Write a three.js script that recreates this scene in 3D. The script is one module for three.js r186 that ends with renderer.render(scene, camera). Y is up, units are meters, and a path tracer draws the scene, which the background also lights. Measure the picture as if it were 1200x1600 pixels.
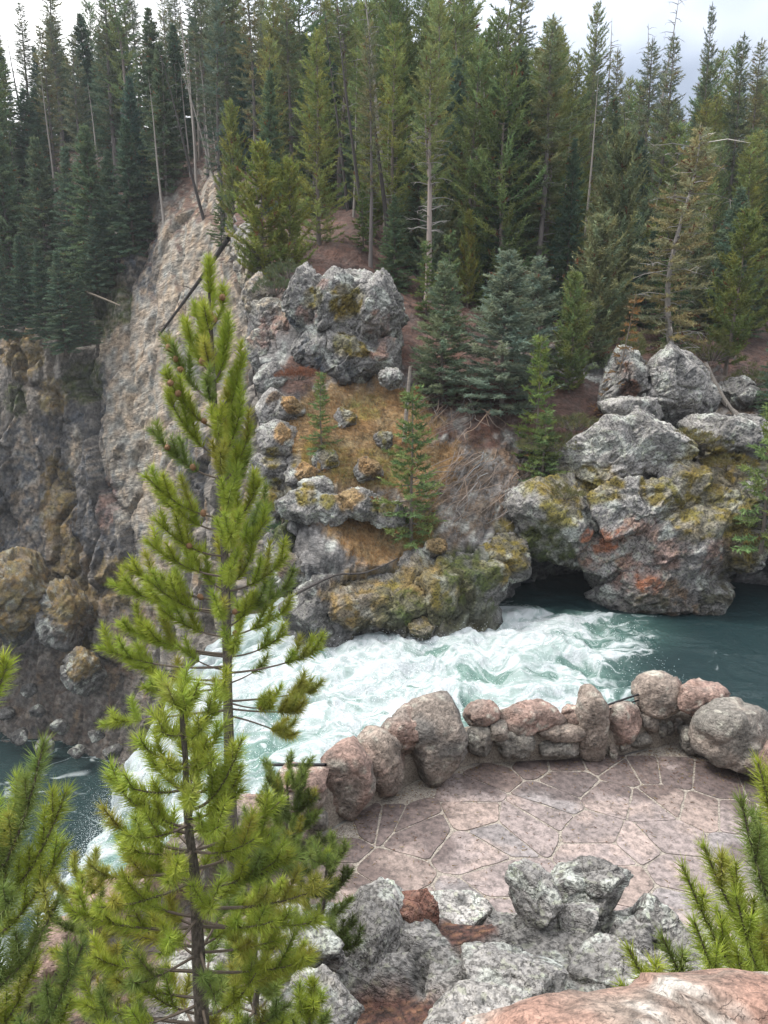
import * as THREE from 'three';
import { mergeVertices } from 'three/addons/utils/BufferGeometryUtils.js';

// ---------------------------------------------------------------- camera, sky, sun, exposure
const EYE = new THREE.Vector3(0, 5.4, 0), PITCH = -14 * Math.PI / 180, FOC = 1202;
const scene = new THREE.Scene();
const camera = new THREE.PerspectiveCamera(2 * Math.atan(800 / FOC) * 180 / Math.PI, 0.75, 0.05, 600);
camera.position.copy(EYE); camera.rotation.x = PITCH;
const renderer = new THREE.WebGLRenderer();
renderer.toneMapping = THREE.LinearToneMapping;
renderer.toneMappingExposure = 2.25;
renderer.shadowMap.enabled = true;
const SUN = new THREE.Vector3(-0.62, 0.95, -0.38).normalize();
const sun = new THREE.DirectionalLight(new THREE.Color(1, 0.96, 0.9), 1.5);
sun.position.copy(SUN).multiplyScalar(120); sun.castShadow = true; sun.shadow.radius = 22;
sun.shadow.camera.left = -90; sun.shadow.camera.right = 90; sun.shadow.camera.top = 90; sun.shadow.camera.bottom = -90; sun.shadow.camera.far = 300;
sun.shadow.mapSize.set(4096, 4096);
sun.target.position.set(0, 0, -30); scene.add(sun, sun.target);
scene.fog = new THREE.FogExp2(new THREE.Color(0.9, 0.95, 1), 0.00035);      // thin damp air of the gorge

// ---------------------------------------------------------------- noise and random
function rng(seed) { let a = seed * 2654435761 >>> 0; return () => { a = a + 0x6D2B79F5 | 0; let t = Math.imul(a ^ a >>> 15, 1 | a); t = t + Math.imul(t ^ t >>> 7, 61 | t) ^ t; return ((t ^ t >>> 14) >>> 0) / 4294967296; }; }
const PERM = new Uint8Array(1024), VAL = new Float32Array(256);
{ const r = rng(4242), q = [...Array(256).keys()]; for (let i = 255; i > 0; i--) { const j = Math.floor(r() * (i + 1)); [q[i], q[j]] = [q[j], q[i]]; } for (let i = 0; i < 1024; i++) PERM[i] = q[i & 255]; for (let i = 0; i < 256; i++) VAL[i] = r() * 2 - 1; }
const sm = (t) => t * t * (3 - 2 * t);
function vn(x, y, z) {
  const X = Math.floor(x), Y = Math.floor(y), Z = Math.floor(z), dx = x - X, dy = y - Y, dz = z - Z, fx = dx * dx * (3 - 2 * dx), fy = dy * dy * (3 - 2 * dy), fz = dz * dz * (3 - 2 * dz);
  const a = PERM[X & 255], b = PERM[(X + 1) & 255], y0 = Y & 255, y1 = (Y + 1) & 255, z0 = Z & 255, z1 = (Z + 1) & 255;
  const aa = PERM[a + y0], ab = PERM[a + y1], ba = PERM[b + y0], bb = PERM[b + y1];
  const v00 = VAL[PERM[aa + z0]], v01 = VAL[PERM[aa + z1]], v10 = VAL[PERM[ab + z0]], v11 = VAL[PERM[ab + z1]], w00 = VAL[PERM[ba + z0]], w01 = VAL[PERM[ba + z1]], w10 = VAL[PERM[bb + z0]], w11 = VAL[PERM[bb + z1]];
  const p = v00 + (w00 - v00) * fx, q = v10 + (w10 - v10) * fx, r = v01 + (w01 - v01) * fx, s = v11 + (w11 - v11) * fx, m = p + (q - p) * fy, n = r + (s - r) * fy;
  return m + (n - m) * fz;
}
function fbm(x, y, z, o = 4) { let s = 0, a = 0.55; for (let i = 0; i < o; i++) { s += a * vn(x, y, z); x = x * 2.03 + 7.1; y = y * 2.03 + 3.7; z = z * 2.03 + 1.3; a *= 0.5; } return s; }
const clamp = (x, a = 0, b = 1) => x < a ? a : x > b ? b : x;
const ss = (a, b, x) => sm(clamp((x - a) / (b - a)));
const mix = (a, b, t) => a + (b - a) * t;
const mix3 = (a, b, t) => [mix(a[0], b[0], t), mix(a[1], b[1], t), mix(a[2], b[2], t)];
// angular broken rock: every cell of a jittered lattice is a tilted facet, with a crack between cells
const CELL = { h: 0, id: 0, crack: 0 };
function facet(x, y, z, tilt = 0.7) {
  const X = Math.floor(x), Y = Math.floor(y), Z = Math.floor(z); let d1 = 9, d2 = 9, bx = 0, by = 0, bz = 0, id = 0;
  for (let i = -1; i < 2; i++) { const a = PERM[(X + i) & 255]; for (let j = -1; j < 2; j++) { const b = PERM[a + ((Y + j) & 255)]; for (let k = -1; k < 2; k++) {
    const c = PERM[b + ((Z + k) & 255)], dx = x - X - i - VAL[c] * 0.5 - 0.5, dy = y - Y - j - VAL[(c + 85) & 255] * 0.5 - 0.5, dz = z - Z - k - VAL[(c + 170) & 255] * 0.5 - 0.5, d = dx * dx + dy * dy + dz * dz;
    if (d < d1) { d2 = d1; d1 = d; bx = dx; by = dy; bz = dz; id = c; } else if (d < d2) d2 = d;
  } } }
  id = id / 255;
  const u = id * 6.283 * 7, v = id * 97 % 1 * 2 - 1;
  CELL.id = id; CELL.crack = Math.sqrt(d2) - Math.sqrt(d1);
  CELL.h = (id - 0.5) * 0.8 + tilt * (bx * Math.cos(u) + bz * Math.sin(u) + by * v);
  return CELL.h;
}
// ---------------------------------------------------------------- places: a sight line of the survey at a known distance, in metres
const cP = Math.cos(PITCH), sP = Math.sin(PITCH);
function ray(px, py) { const x = (px - 600) / FOC, y = -(py - 800) / FOC; return new THREE.Vector3(x, y * cP + sP, y * sP - cP); }
function at(px, py, d) { const r = ray(px, py); return r.multiplyScalar(d / -r.z).add(EYE); }
function onY(px, py, Y) { const r = ray(px, py); return r.multiplyScalar((Y - EYE.y) / r.y).add(EYE); }
function axial(p) { return -(p.z) * cP + (EYE.y - p.y) * -sP; }     // distance along the view axis
function toPx(p) { const c = axial(p), u = (p.y - EYE.y) * cP + p.z * sP; return [600 + p.x / c * FOC, 800 - u / c * FOC]; }

// ---------------------------------------------------------------- sky: broken bright overcast, thinner towards the sun
{
  const W = 1024, H = 512, data = new Float32Array(W * H * 4);
  for (let j = 0; j < H; j++) for (let i = 0; i < W; i++) {
    const th = ((i + 0.5) / W - 0.5) * 2 * Math.PI, ph = ((j + 0.5) / H - 0.5) * Math.PI, y = Math.sin(ph), x = Math.cos(ph) * Math.cos(th), z = Math.cos(ph) * Math.sin(th);
    const k = 1 / (Math.abs(y) + 0.25), n = fbm(x * k * 1.6 + 3, y * 1.2, z * k * 1.6, 5), n2 = fbm(x * k * 4 + 9, y * 3, z * k * 4, 4);
    const cs = x * SUN.x + y * SUN.y + z * SUN.z, glow = Math.exp((cs - 1) * 3.6);
    const cl = clamp(0.5 + n * 0.85 + n2 * 0.25 + glow * 0.7);
    const L = (0.17 + 0.33 * cl) * (1 + 2 * Math.max(0, y)) + 0.75 * glow;      // overcast: the zenith is brighter than the horizon
    const c = mix3([0.72, 0.84, 1.06], [1, 1, 1.01], cl), g = y < 0 ? mix(1, 0.35, clamp(-y * 4)) : 1;
    data.set([c[0] * L * g, c[1] * L * g, c[2] * L * g, 1], (j * W + i) * 4);
  }
  const t = new THREE.DataTexture(data, W, H, THREE.RGBAFormat, THREE.FloatType);
  t.mapping = THREE.EquirectangularReflectionMapping; t.magFilter = THREE.LinearFilter; t.minFilter = THREE.LinearFilter; t.needsUpdate = true;
  scene.background = t; scene.environment = t;
}

// ---------------------------------------------------------------- names, labels
const used = new Map();
function numbered(name) { const n = used.get(name) || 0; used.set(name, n + 1); return n ? name + '_' + String(n).padStart(3, '0') : name; }
function shade(o) { o.traverse((m) => { if (m.isMesh) { m.castShadow = true; m.receiveShadow = true; } }); return o; }
function tag(o, label, category, group) { o.userData.label = label; o.userData.category = category; if (group) o.userData.group = group; return o; }
function thing(name, label, category, pos, turn = 0, group) { const o = new THREE.Group(); o.name = numbered(name); if (pos) o.position.copy(pos); o.rotation.y = turn; scene.add(o); return tag(o, label, category, group); }
function part(name, geo, mat, parent, label) { const m = new THREE.Mesh(geo, mat); m.name = name; m.castShadow = m.receiveShadow = true; parent.add(m); if (label) m.userData.label = label; return m; }
function solo(name, geo, mat, label, category, pos, group) { const m = new THREE.Mesh(geo, mat); m.name = numbered(name); m.castShadow = m.receiveShadow = true; if (pos) m.position.copy(pos); scene.add(m); return tag(m, label, category, group); }
function setting(name, geo, mat, label, category) { const m = new THREE.Mesh(geo, mat); m.name = name; m.castShadow = m.receiveShadow = true; m.userData = { kind: 'structure', label, category }; scene.add(m); return m; }
function stuff(o, name, label, category) { o.name = numbered(name); o.userData = { kind: 'stuff', label, category }; o.castShadow = o.receiveShadow = true; scene.add(o); return o; }

// ---------------------------------------------------------------- textures: grain only
function noiseTex(size, fn, srgb = false) {
  const d = new Uint8Array(size * size * 4);
  for (let j = 0; j < size; j++) for (let i = 0; i < size; i++) { const c = fn(i / size, j / size); d.set([clamp(c[0]) * 255, clamp(c[1]) * 255, clamp(c[2]) * 255, 255], (j * size + i) * 4); }
  const t = new THREE.DataTexture(d, size, size); t.wrapS = t.wrapT = THREE.RepeatWrapping; t.magFilter = THREE.LinearFilter; t.minFilter = THREE.LinearMipmapLinearFilter; t.generateMipmaps = true;
  if (srgb) t.colorSpace = THREE.SRGBColorSpace; t.needsUpdate = true; return t;
}
// noise on a lattice that wraps after F cells, so that the grain tiles
function vnT(u, v, F, q) {
  const x = u * F, y = v * F, X = Math.floor(x), Y = Math.floor(y), fx = sm(x - X), fy = sm(y - Y), x0 = X % F, x1 = (X + 1) % F, y0 = Y % F, y1 = (Y + 1) % F, k = (i, j) => VAL[PERM[PERM[PERM[i & 255] + (j & 255)] + ((q + (i >> 8) * 7 + (j >> 8) * 13) & 255)]];
  const a = k(x0, y0), b = k(x1, y0), c = k(x0, y1), d = k(x1, y1); return a + (b - a) * fx + (c - a + (a - b - c + d) * fx) * fy;
}
function tor(u, v, F, o = 4, q = 0) { let s = 0, a = 0.55; for (let i = 0; i < o; i++) { s += a * vnT(u, v, F, q + i * 17); F *= 2; a *= 0.5; } return s; }
const grainTex = noiseTex(512, (u, v) => { const n = tor(u, v, 26, 4), m = tor(u, v, 80, 3, 5), k = clamp(0.74 + n * 0.5 + m * 0.32); return [k, k, k]; });
const grainBump = noiseTex(512, (u, v) => { const n = tor(u, v, 22, 5, 2), m = Math.abs(tor(u, v, 10, 4, 8)); const k = 0.6 + n * 0.5 - 0.3 * (1 - ss(0, 0.1, m)); return [k, k, k]; });
const lichenTex = noiseTex(512, (u, v) => {
  const a = tor(u, v, 30, 4, 1), b = tor(u, v, 52, 3, 11), c = tor(u, v, 20, 4, 21);
  let col = [0.76 + a * 0.25, 0.76 + a * 0.25, 0.75 + a * 0.25];
  col = mix3(col, [1, 1, 0.97], ss(0.12, 0.2, b)); col = mix3(col, [0.86, 0.9, 0.78], ss(0.2, 0.3, c)); col = mix3(col, [0.26, 0.26, 0.25], ss(0.2, 0.28, -b) * 0.8);
  return col;
});
function grained(tex, rep, bump, bumpRep, scale, extra = {}) {
  const m = tex.clone(); m.repeat.set(rep, rep); m.needsUpdate = true; const b = bump.clone(); b.repeat.set(bumpRep, bumpRep); b.needsUpdate = true;
  return new THREE.MeshStandardMaterial({ vertexColors: true, map: m, bumpMap: b, bumpScale: scale, roughness: 0.92, ...extra });
}
const M = {
  terrain: grained(grainTex, 0.45, grainBump, 0.6, 0.06),
  cliff: grained(grainTex, 0.2, grainBump, 0.25, 0.12),
  lichenRock: grained(lichenTex, 0.42, grainBump, 0.55, 0.06),
  nearRock: grained(lichenTex, 0.8, grainBump, 1.6, 0.03),
  wallStone: grained(grainTex, 1.3, grainBump, 1.6, 0.02),
  flag: grained(grainTex, 0.9, grainBump, 1.5, 0.006, { roughness: 0.75 }),
  parapet: grained(grainTex, 4, grainBump, 5, 0.006),
  mortar: grained(grainTex, 3, grainBump, 4, 0.006),
  wood: new THREE.MeshStandardMaterial({ vertexColors: true, roughness: 0.9 }),
  bark: grained(grainTex, 1, grainBump, 1, 0.012),
  leaf: new THREE.MeshPhysicalMaterial({ vertexColors: true, roughness: 1, transmission: 0.3, thickness: 0, side: THREE.DoubleSide, specularIntensity: 0.3 }),
  grass: new THREE.MeshPhysicalMaterial({ vertexColors: true, roughness: 1, transmission: 0.3, thickness: 0, side: THREE.DoubleSide, specularIntensity: 0.2 }),
  metal: new THREE.MeshStandardMaterial({ color: new THREE.Color().setRGB(0.02, 0.02, 0.022), roughness: 0.45, metalness: 0.4 }),
};

// ---------------------------------------------------------------- mesh helpers
class Acc {
  constructor() { this.p = []; this.c = []; this.u = []; }
  tri(a, b, c, col, uv) { this.p.push(a.x, a.y, a.z, b.x, b.y, b.z, c.x, c.y, c.z); for (let i = 0; i < 3; i++) this.c.push(col[0], col[1], col[2]); if (uv) this.u.push(...uv); else this.u.push(0, 0, 1, 0, 0, 1); }
  tube(pts, rad, sides, col, uvScale = 1) {
    const rings = []; let ref = new THREE.Vector3(0.31, 0.2, 0.93), len = 0;
    for (let i = 0; i < pts.length; i++) {
      const t = new THREE.Vector3().subVectors(pts[Math.min(i + 1, pts.length - 1)], pts[Math.max(i - 1, 0)]).normalize();
      const a = new THREE.Vector3().crossVectors(t, ref); if (a.lengthSq() < 1e-4) a.set(1, 0, 0); a.normalize(); const b = new THREE.Vector3().crossVectors(t, a); ref = new THREE.Vector3().crossVectors(a, t);
      if (i) len += pts[i].distanceTo(pts[i - 1]);
      const r = []; for (let k = 0; k <= sides; k++) { const w = k / sides * 6.28318; r.push(pts[i].clone().addScaledVector(a, Math.cos(w) * rad[i]).addScaledVector(b, Math.sin(w) * rad[i])); }
      rings.push([r, len * uvScale]);
    }
    for (let i = 0; i + 1 < rings.length; i++) for (let k = 0; k < sides; k++) {
      const [r, v0] = rings[i], [q, v1] = rings[i + 1], u0 = k / sides, u1 = (k + 1) / sides;
      this.tri(r[k], q[k], r[k + 1], col, [u0, v0, u0, v1, u1, v0]); this.tri(r[k + 1], q[k], q[k + 1], col, [u1, v0, u0, v1, u1, v1]);
    }
  }
  geo(smooth) {
    let g = new THREE.BufferGeometry(); g.setAttribute('position', new THREE.Float32BufferAttribute(this.p, 3)); g.setAttribute('color', new THREE.Float32BufferAttribute(this.c, 3)); g.setAttribute('uv', new THREE.Float32BufferAttribute(this.u, 2));
    if (smooth) g = mergeVertices(g, 1e-5); g.computeVertexNormals(); return g;
  }
}
function cr(a, b, c, d, t) { return 0.5 * (2 * b + (c - a) * t + (2 * a - 5 * b + 4 * c - d) * t * t + (3 * b - a - 3 * c + d) * t * t * t); }
function crv(P, t) { const n = P.length - 1, i = Math.min(Math.floor(t), n - 1), f = t - i, q = (k) => P[clamp(k, 0, n)], a = q(i - 1), b = q(i), c = q(i + 1), d = q(i + 2); return new THREE.Vector3(cr(a.x, b.x, c.x, d.x, f), cr(a.y, b.y, c.y, d.y, f), cr(a.z, b.z, c.z, d.z, f)); }
// a sheet through a lattice of surveyed points; nU samples across, nV up; disp(p, n) -> metres along the normal
function sheet(cols, nU, nV, disp) {
  const nc = cols.length, nr = cols[0].length;
  const remap = (len, n) => { const cum = [0]; for (const l of len) cum.push(cum[cum.length - 1] + l); const tot = cum[cum.length - 1], out = []; let k = 0; for (let i = 0; i < n; i++) { const s = i / (n - 1) * tot; while (k < len.length - 1 && cum[k + 1] < s) k++; out.push(k + clamp((s - cum[k]) / len[k])); } return out; };
  const lu = [], lv = []; for (let i = 0; i + 1 < nc; i++) { let s = 0; for (let j = 0; j < nr; j++) s += cols[i][j].distanceTo(cols[i + 1][j]); lu.push(s / nr); }
  for (let j = 0; j + 1 < nr; j++) { let s = 0; for (let i = 0; i < nc; i++) s += Math.min(cols[i][j].distanceTo(cols[i][j + 1]), 14); lv.push(s / nc); }
  const tu = remap(lu, nU), tv = remap(lv, nV), P = new Float32Array(nU * nV * 3), N = new Float32Array(nU * nV * 3);
  const rowAt = cols.map((c) => tv.map((t) => crv(c, t)));
  for (let j = 0; j < nV; j++) { const line = rowAt.map((r) => r[j]); for (let i = 0; i < nU; i++) { const p = crv(line, tu[i]); P.set([p.x, p.y, p.z], (j * nU + i) * 3); } }
  const g = new THREE.BufferGeometry(), idx = new Uint32Array((nU - 1) * (nV - 1) * 6); let k = 0;
  for (let j = 0; j + 1 < nV; j++) for (let i = 0; i + 1 < nU; i++) { const a = j * nU + i, b = a + 1, c = a + nU, d = c + 1; idx.set([a, b, d, a, d, c], k); k += 6; }
  g.setIndex(new THREE.BufferAttribute(idx, 1)); g.setAttribute('position', new THREE.BufferAttribute(P, 3)); g.computeVertexNormals();
  const uv = new Float32Array(nU * nV * 2), U = lu.reduce((a, b) => a + b, 0), V = lv.reduce((a, b) => a + b, 0);
  for (let j = 0; j < nV; j++) for (let i = 0; i < nU; i++) uv.set([i / (nU - 1) * U, j / (nV - 1) * V], (j * nU + i) * 2);
  g.setAttribute('uv', new THREE.BufferAttribute(uv, 2));
  if (disp) { const nn = g.attributes.normal.array; N.set(nn); for (let q = 0; q < nU * nV; q++) { const h = disp(P[q * 3], P[q * 3 + 1], P[q * 3 + 2], N[q * 3 + 1], q); P[q * 3] += N[q * 3] * h; P[q * 3 + 1] += N[q * 3 + 1] * h; P[q * 3 + 2] += N[q * 3 + 2] * h; } g.computeVertexNormals(); }
  g.userData = {}; return g;
}
function paint(g, fn) { const p = g.attributes.position.array, n = g.attributes.normal.array, c = new Float32Array(p.length); for (let i = 0; i < p.length; i += 3) { const k = fn(p[i], p[i + 1], p[i + 2], n[i + 1], i / 3); c[i] = k[0]; c[i + 1] = k[1]; c[i + 2] = k[2]; } g.setAttribute('color', new THREE.BufferAttribute(c, 3)); return g; }
// a rock: smooth union of ellipsoids [cx,cy,cz, rx,ry,rz, yaw, roll] seen from its middle, then broken into facets; sizes in metres about its own origin
const GRID = new Map();
function sphereGrid(n) {            // a cube's lattice blown up to a sphere, welded along its edges
  if (GRID.has(n)) return GRID.get(n); const m = n + 1, id = new Int32Array(m * m * m).fill(-1), P = [], I = [], w = (i) => Math.tan((i / n * 2 - 1) * Math.PI / 4);
  const v = (i, j, k) => { const q = i + m * (j + m * k); if (id[q] < 0) { id[q] = P.length / 3; const x = w(i), y = w(j), z = w(k), l = Math.hypot(x, y, z); P.push(x / l, y / l, z / l); } return id[q]; };
  const quad = (a, b, c, d) => I.push(a, b, c, a, c, d);
  for (let a = 0; a < n; a++) for (let b = 0; b < n; b++) {
    quad(v(a, b, n), v(a + 1, b, n), v(a + 1, b + 1, n), v(a, b + 1, n)); quad(v(a, b, 0), v(a, b + 1, 0), v(a + 1, b + 1, 0), v(a + 1, b, 0));
    quad(v(n, a, b), v(n, a + 1, b), v(n, a + 1, b + 1), v(n, a, b + 1)); quad(v(0, a, b), v(0, a, b + 1), v(0, a + 1, b + 1), v(0, a + 1, b));
    quad(v(a, n, b), v(a, n, b + 1), v(a + 1, n, b + 1), v(a + 1, n, b)); quad(v(a, 0, b), v(a + 1, 0, b), v(a + 1, 0, b + 1), v(a, 0, b + 1));
  }
  const r = [new Float32Array(P), new Uint32Array(I)]; GRID.set(n, r); return r;
}
function rock({ lobes, detail = 24, cell = 0.6, amp = 0.16, fine = 0.4, box = 0, seed = 1, flat = -99, color, vstretch = 1, smooth = 6, cuts = 0, cutMin = 0.62, soft = 26 }) {
  const cr = rng(seed + 500), planes = []; for (let i = 0; i < cuts; i++) { const n = new THREE.Vector3(cr() * 2 - 1, cr() * 2 - 1, cr() * 2 - 1).normalize(); let ext = 0; for (const l of lobes) ext = Math.max(ext, n.x * l[0] + n.y * l[1] + n.z * l[2] + Math.hypot(n.x * l[3], n.y * l[4], n.z * l[5])); planes.push([n, ext * mix(cutMin, 0.97, cr())]); }
  const g = new THREE.BufferGeometry(), [sp, si] = sphereGrid(Math.max(12, Math.round(detail * 0.68))); g.setAttribute('position', new THREE.BufferAttribute(sp.slice(), 3)); g.setIndex(new THREE.BufferAttribute(si, 1));
  const P = g.attributes.position.array, so = seed * 13.37, ls = lobes.map((l) => { const m = new THREE.Matrix4().makeRotationFromEuler(new THREE.Euler(0, l[6] || 0, l[7] || 0)).invert(); return { c: new THREE.Vector3(l[0], l[1], l[2]), r: new THREE.Vector3(l[3], l[4], l[5]), m }; });
  const d = new THREE.Vector3(), o = new THREE.Vector3(), dd = new THREE.Vector3();
  for (let i = 0; i < P.length; i += 3) {
    d.set(P[i], P[i + 1], P[i + 2]).normalize(); let acc = 0;
    for (const l of ls) {
      o.copy(l.c).negate().applyMatrix4(l.m).divide(l.r); dd.copy(d).applyMatrix4(l.m).divide(l.r);
      let t = 0;
      if (box) { const e = 2 + box; let a = 0.001, b = 40; const f = (t) => Math.abs(o.x + dd.x * t) ** e + Math.abs(o.y + dd.y * t) ** e + Math.abs(o.z + dd.z * t) ** e - 1; if (f(0) < 0) { for (let k = 0; k < 24; k++) { const m = (a + b) / 2; if (f(m) < 0) a = m; else b = m; } t = a; } else { const A = dd.dot(dd), B = o.dot(dd), C = o.dot(o) - 1, q = B * B - A * C; t = q > 0 ? (-B + Math.sqrt(q)) / A : 0; } }
      else { const A = dd.dot(dd), B = o.dot(dd), C = o.dot(o) - 1, q = B * B - A * C; t = q > 0 ? (-B + Math.sqrt(q)) / A : 0; }
      if (t > 0) acc += t ** smooth;
    }
    let r = acc ** (1 / smooth); if (cuts) { let q = r ** -soft; for (const [n, e] of planes) { const c = d.dot(n); if (c > 0.05) q += (e / c) ** -soft; } r = q ** (-1 / soft); } let x = d.x * r, y = d.y * r, z = d.z * r;
    const w = cell * 0.5, wx = x + w * vn(x / cell + so, y / cell, z / cell), wy = y + w * vn(x / cell, y / cell + so, z / cell + 5), wz = z + w * vn(x / cell + 9, y / cell, z / cell + so);
    let h = amp * facet(wx / cell + so, wy / cell / vstretch, wz / cell); h -= amp * 0.35 * (1 - ss(0, 0.1, CELL.crack));
    h += amp * fine * facet(wx / cell * 2.7 + so, wy / cell * 2.7 / vstretch, wz / cell * 2.7); h -= amp * fine * 0.25 * (1 - ss(0, 0.12, CELL.crack));
    h += amp * 0.3 * fine * fbm(x / cell * 5 + so, y / cell * 5, z / cell * 5, 3);
    P[i] = x + d.x * h; P[i + 1] = Math.max(y + d.y * h, flat); P[i + 2] = z + d.z * h;
  }
  g.computeVertexNormals(); paint(g, color); return boxUV(g);
}
function boxUV(g) {
  g = g.toNonIndexed(); const p = g.attributes.position.array, uv = new Float32Array(p.length / 3 * 2);
  for (let i = 0; i < p.length; i += 9) {
    const ax = p[i + 3] - p[i], ay = p[i + 4] - p[i + 1], az = p[i + 5] - p[i + 2], bx = p[i + 6] - p[i], by = p[i + 7] - p[i + 1], bz = p[i + 8] - p[i + 2];
    const nx = Math.abs(ay * bz - az * by), ny = Math.abs(az * bx - ax * bz), nz = Math.abs(ax * by - ay * bx);
    for (let k = 0; k < 3; k++) { const q = i + k * 3, w = q / 3 * 2; if (nx > ny && nx > nz) { uv[w] = p[q + 2] + 3.3; uv[w + 1] = p[q + 1]; } else if (ny > nz) { uv[w] = p[q] + 1.7; uv[w + 1] = p[q + 2]; } else { uv[w] = p[q]; uv[w + 1] = p[q + 1]; } }
  }
  g.setAttribute('uv', new THREE.BufferAttribute(uv, 2)); return g;
}
// ================================================================ THE LAND
const WATER = -4.1, POOL = -28.6, LIP = -2.6;
const col = (px, rows, back) => [...rows.map((r) => r.length === 3 ? at(r[0], r[1], r[2]) : at(px, r[0], r[1])), ...back.map(([d, Y, q]) => new THREE.Vector3(((q || px) - 600) / FOC * (d * cP + (EYE.y - Y) * -sP), Y, -d))];
const patches = (list, g) => {
  const p = g.attributes.position.array;
  return list.map(([px, py, r, type, sq = 1]) => {
    const dir = ray(px, py).normalize(); let best = 1e9, bi = 0;
    for (let i = 0; i < p.length; i += 3) { const x = p[i], y = p[i + 1] - EYE.y, z = p[i + 2], t = x * dir.x + y * dir.y + z * dir.z; if (t < 1) continue; const e = ((x * x + y * y + z * z) - t * t) / (t * t) + t * 2e-7; if (e < best) { best = e; bi = i; } }
    return { x: p[bi], y: p[bi + 1], z: p[bi + 2], r, type, sq };
  });
};
const patchAt = (ps, x, y, z, out) => {
  for (const k in out) out[k] = 0;
  const n = fbm(x * 1.1, y * 1.1, z * 1.1, 4) * 0.75 + 0.35 * vn(x * 5, y * 5, z * 5);
  for (const q of ps) { const dx = x - q.x, dy = (y - q.y) * q.sq, dz = (z - q.z) * 0.8, d2 = dx * dx + dy * dy + dz * dz; if (d2 > q.r * q.r * 4) continue; const w = ss(1.12, 0.82, Math.sqrt(d2) / q.r + n * 0.55); if (w > (out[q.type] || 0)) out[q.type] = w; }
  return out;
};
function greyRock(x, y, z, id, k = 1) {
  const n = fbm(x * 0.9, y * 0.9, z * 0.9, 4), m = vn(x * 6, y * 6, z * 6), v = (0.2 + 0.13 * (id - 0.5) + 0.1 * n + 0.035 * m) * k;
  let c = [v * 1.06, v * 1.0, v * 0.95];
  c = mix3(c, [0.42, 0.43, 0.39], ss(0.08, 0.26, fbm(x * 2.3 + 5, y * 2.3, z * 2.3, 5)) * 0.8);
  return mix3(c, [0.05, 0.05, 0.05], ss(0.2, 0.36, fbm(x * 1.7 + 25, y * 1.7, z * 1.7, 4)) * 0.7);
}
const TINT = { grass: [0.33, 0.2, 0.08], moss: [0.215, 0.165, 0.03], duff: [0.12, 0.055, 0.036], soil: [0.17, 0.115, 0.075], pink: [0.33, 0.215, 0.175], pale: [0.46, 0.39, 0.3], ochre: [0.25, 0.175, 0.065], talus: [0.13, 0.1, 0.08], scree: [0.43, 0.36, 0.28], wet: [0.075, 0.065, 0.035], orange: [0.4, 0.15, 0.075], basaltAndShade: [0.1, 0.1, 0.105], green: [0.07, 0.085, 0.015] };  // the dark rock tint doubles as painted shade in recesses
const ORDER = ['scree', 'talus', 'basaltAndShade', 'pale', 'pink', 'soil', 'duff', 'grass', 'moss', 'ochre', 'green', 'wet', 'orange'];
function ground(w, base, x, y, z) {
  let c = base; const br = ss(-0.22, 0.12, fbm(x * 3.7 + 9, y * 3.7, z * 3.7, 4)); const a = 0.82 + 0.36 * fbm(x * 3.1, y * 3.1, z * 3.1, 3) + 0.2 * vn(x * 11, y * 11, z * 11);
  for (const k of ORDER) if (w[k] > 0) { const t = TINT[k], hue = vn(x * 1.7 + 40, y * 1.7, z * 1.7) * 0.18; c = mix3(c, [t[0] * a * (1 + hue), t[1] * a, t[2] * a * (1 - hue)], w[k] * (k === 'duff' || k === 'grass' || k === 'scree' ? 0.93 : k === 'moss' || k === 'ochre' || k === 'green' ? 0.4 + 0.58 * br : 0.2 + 0.75 * br)); }
  return c;
}
const worldUV = (g) => { const p = g.attributes.position.array, uv = g.attributes.uv.array; for (let i = 0, k = 0; i < p.length; i += 3, k += 2) { uv[k] = p[i] - p[i + 2] * 0.7; uv[k + 1] = p[i + 1] - p[i + 2] * 0.4; } return g; };
const BK = [[62, 14], [92, 18], [165, 10]], BR = [[60, 11], [90, 16], [165, 9]];
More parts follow.
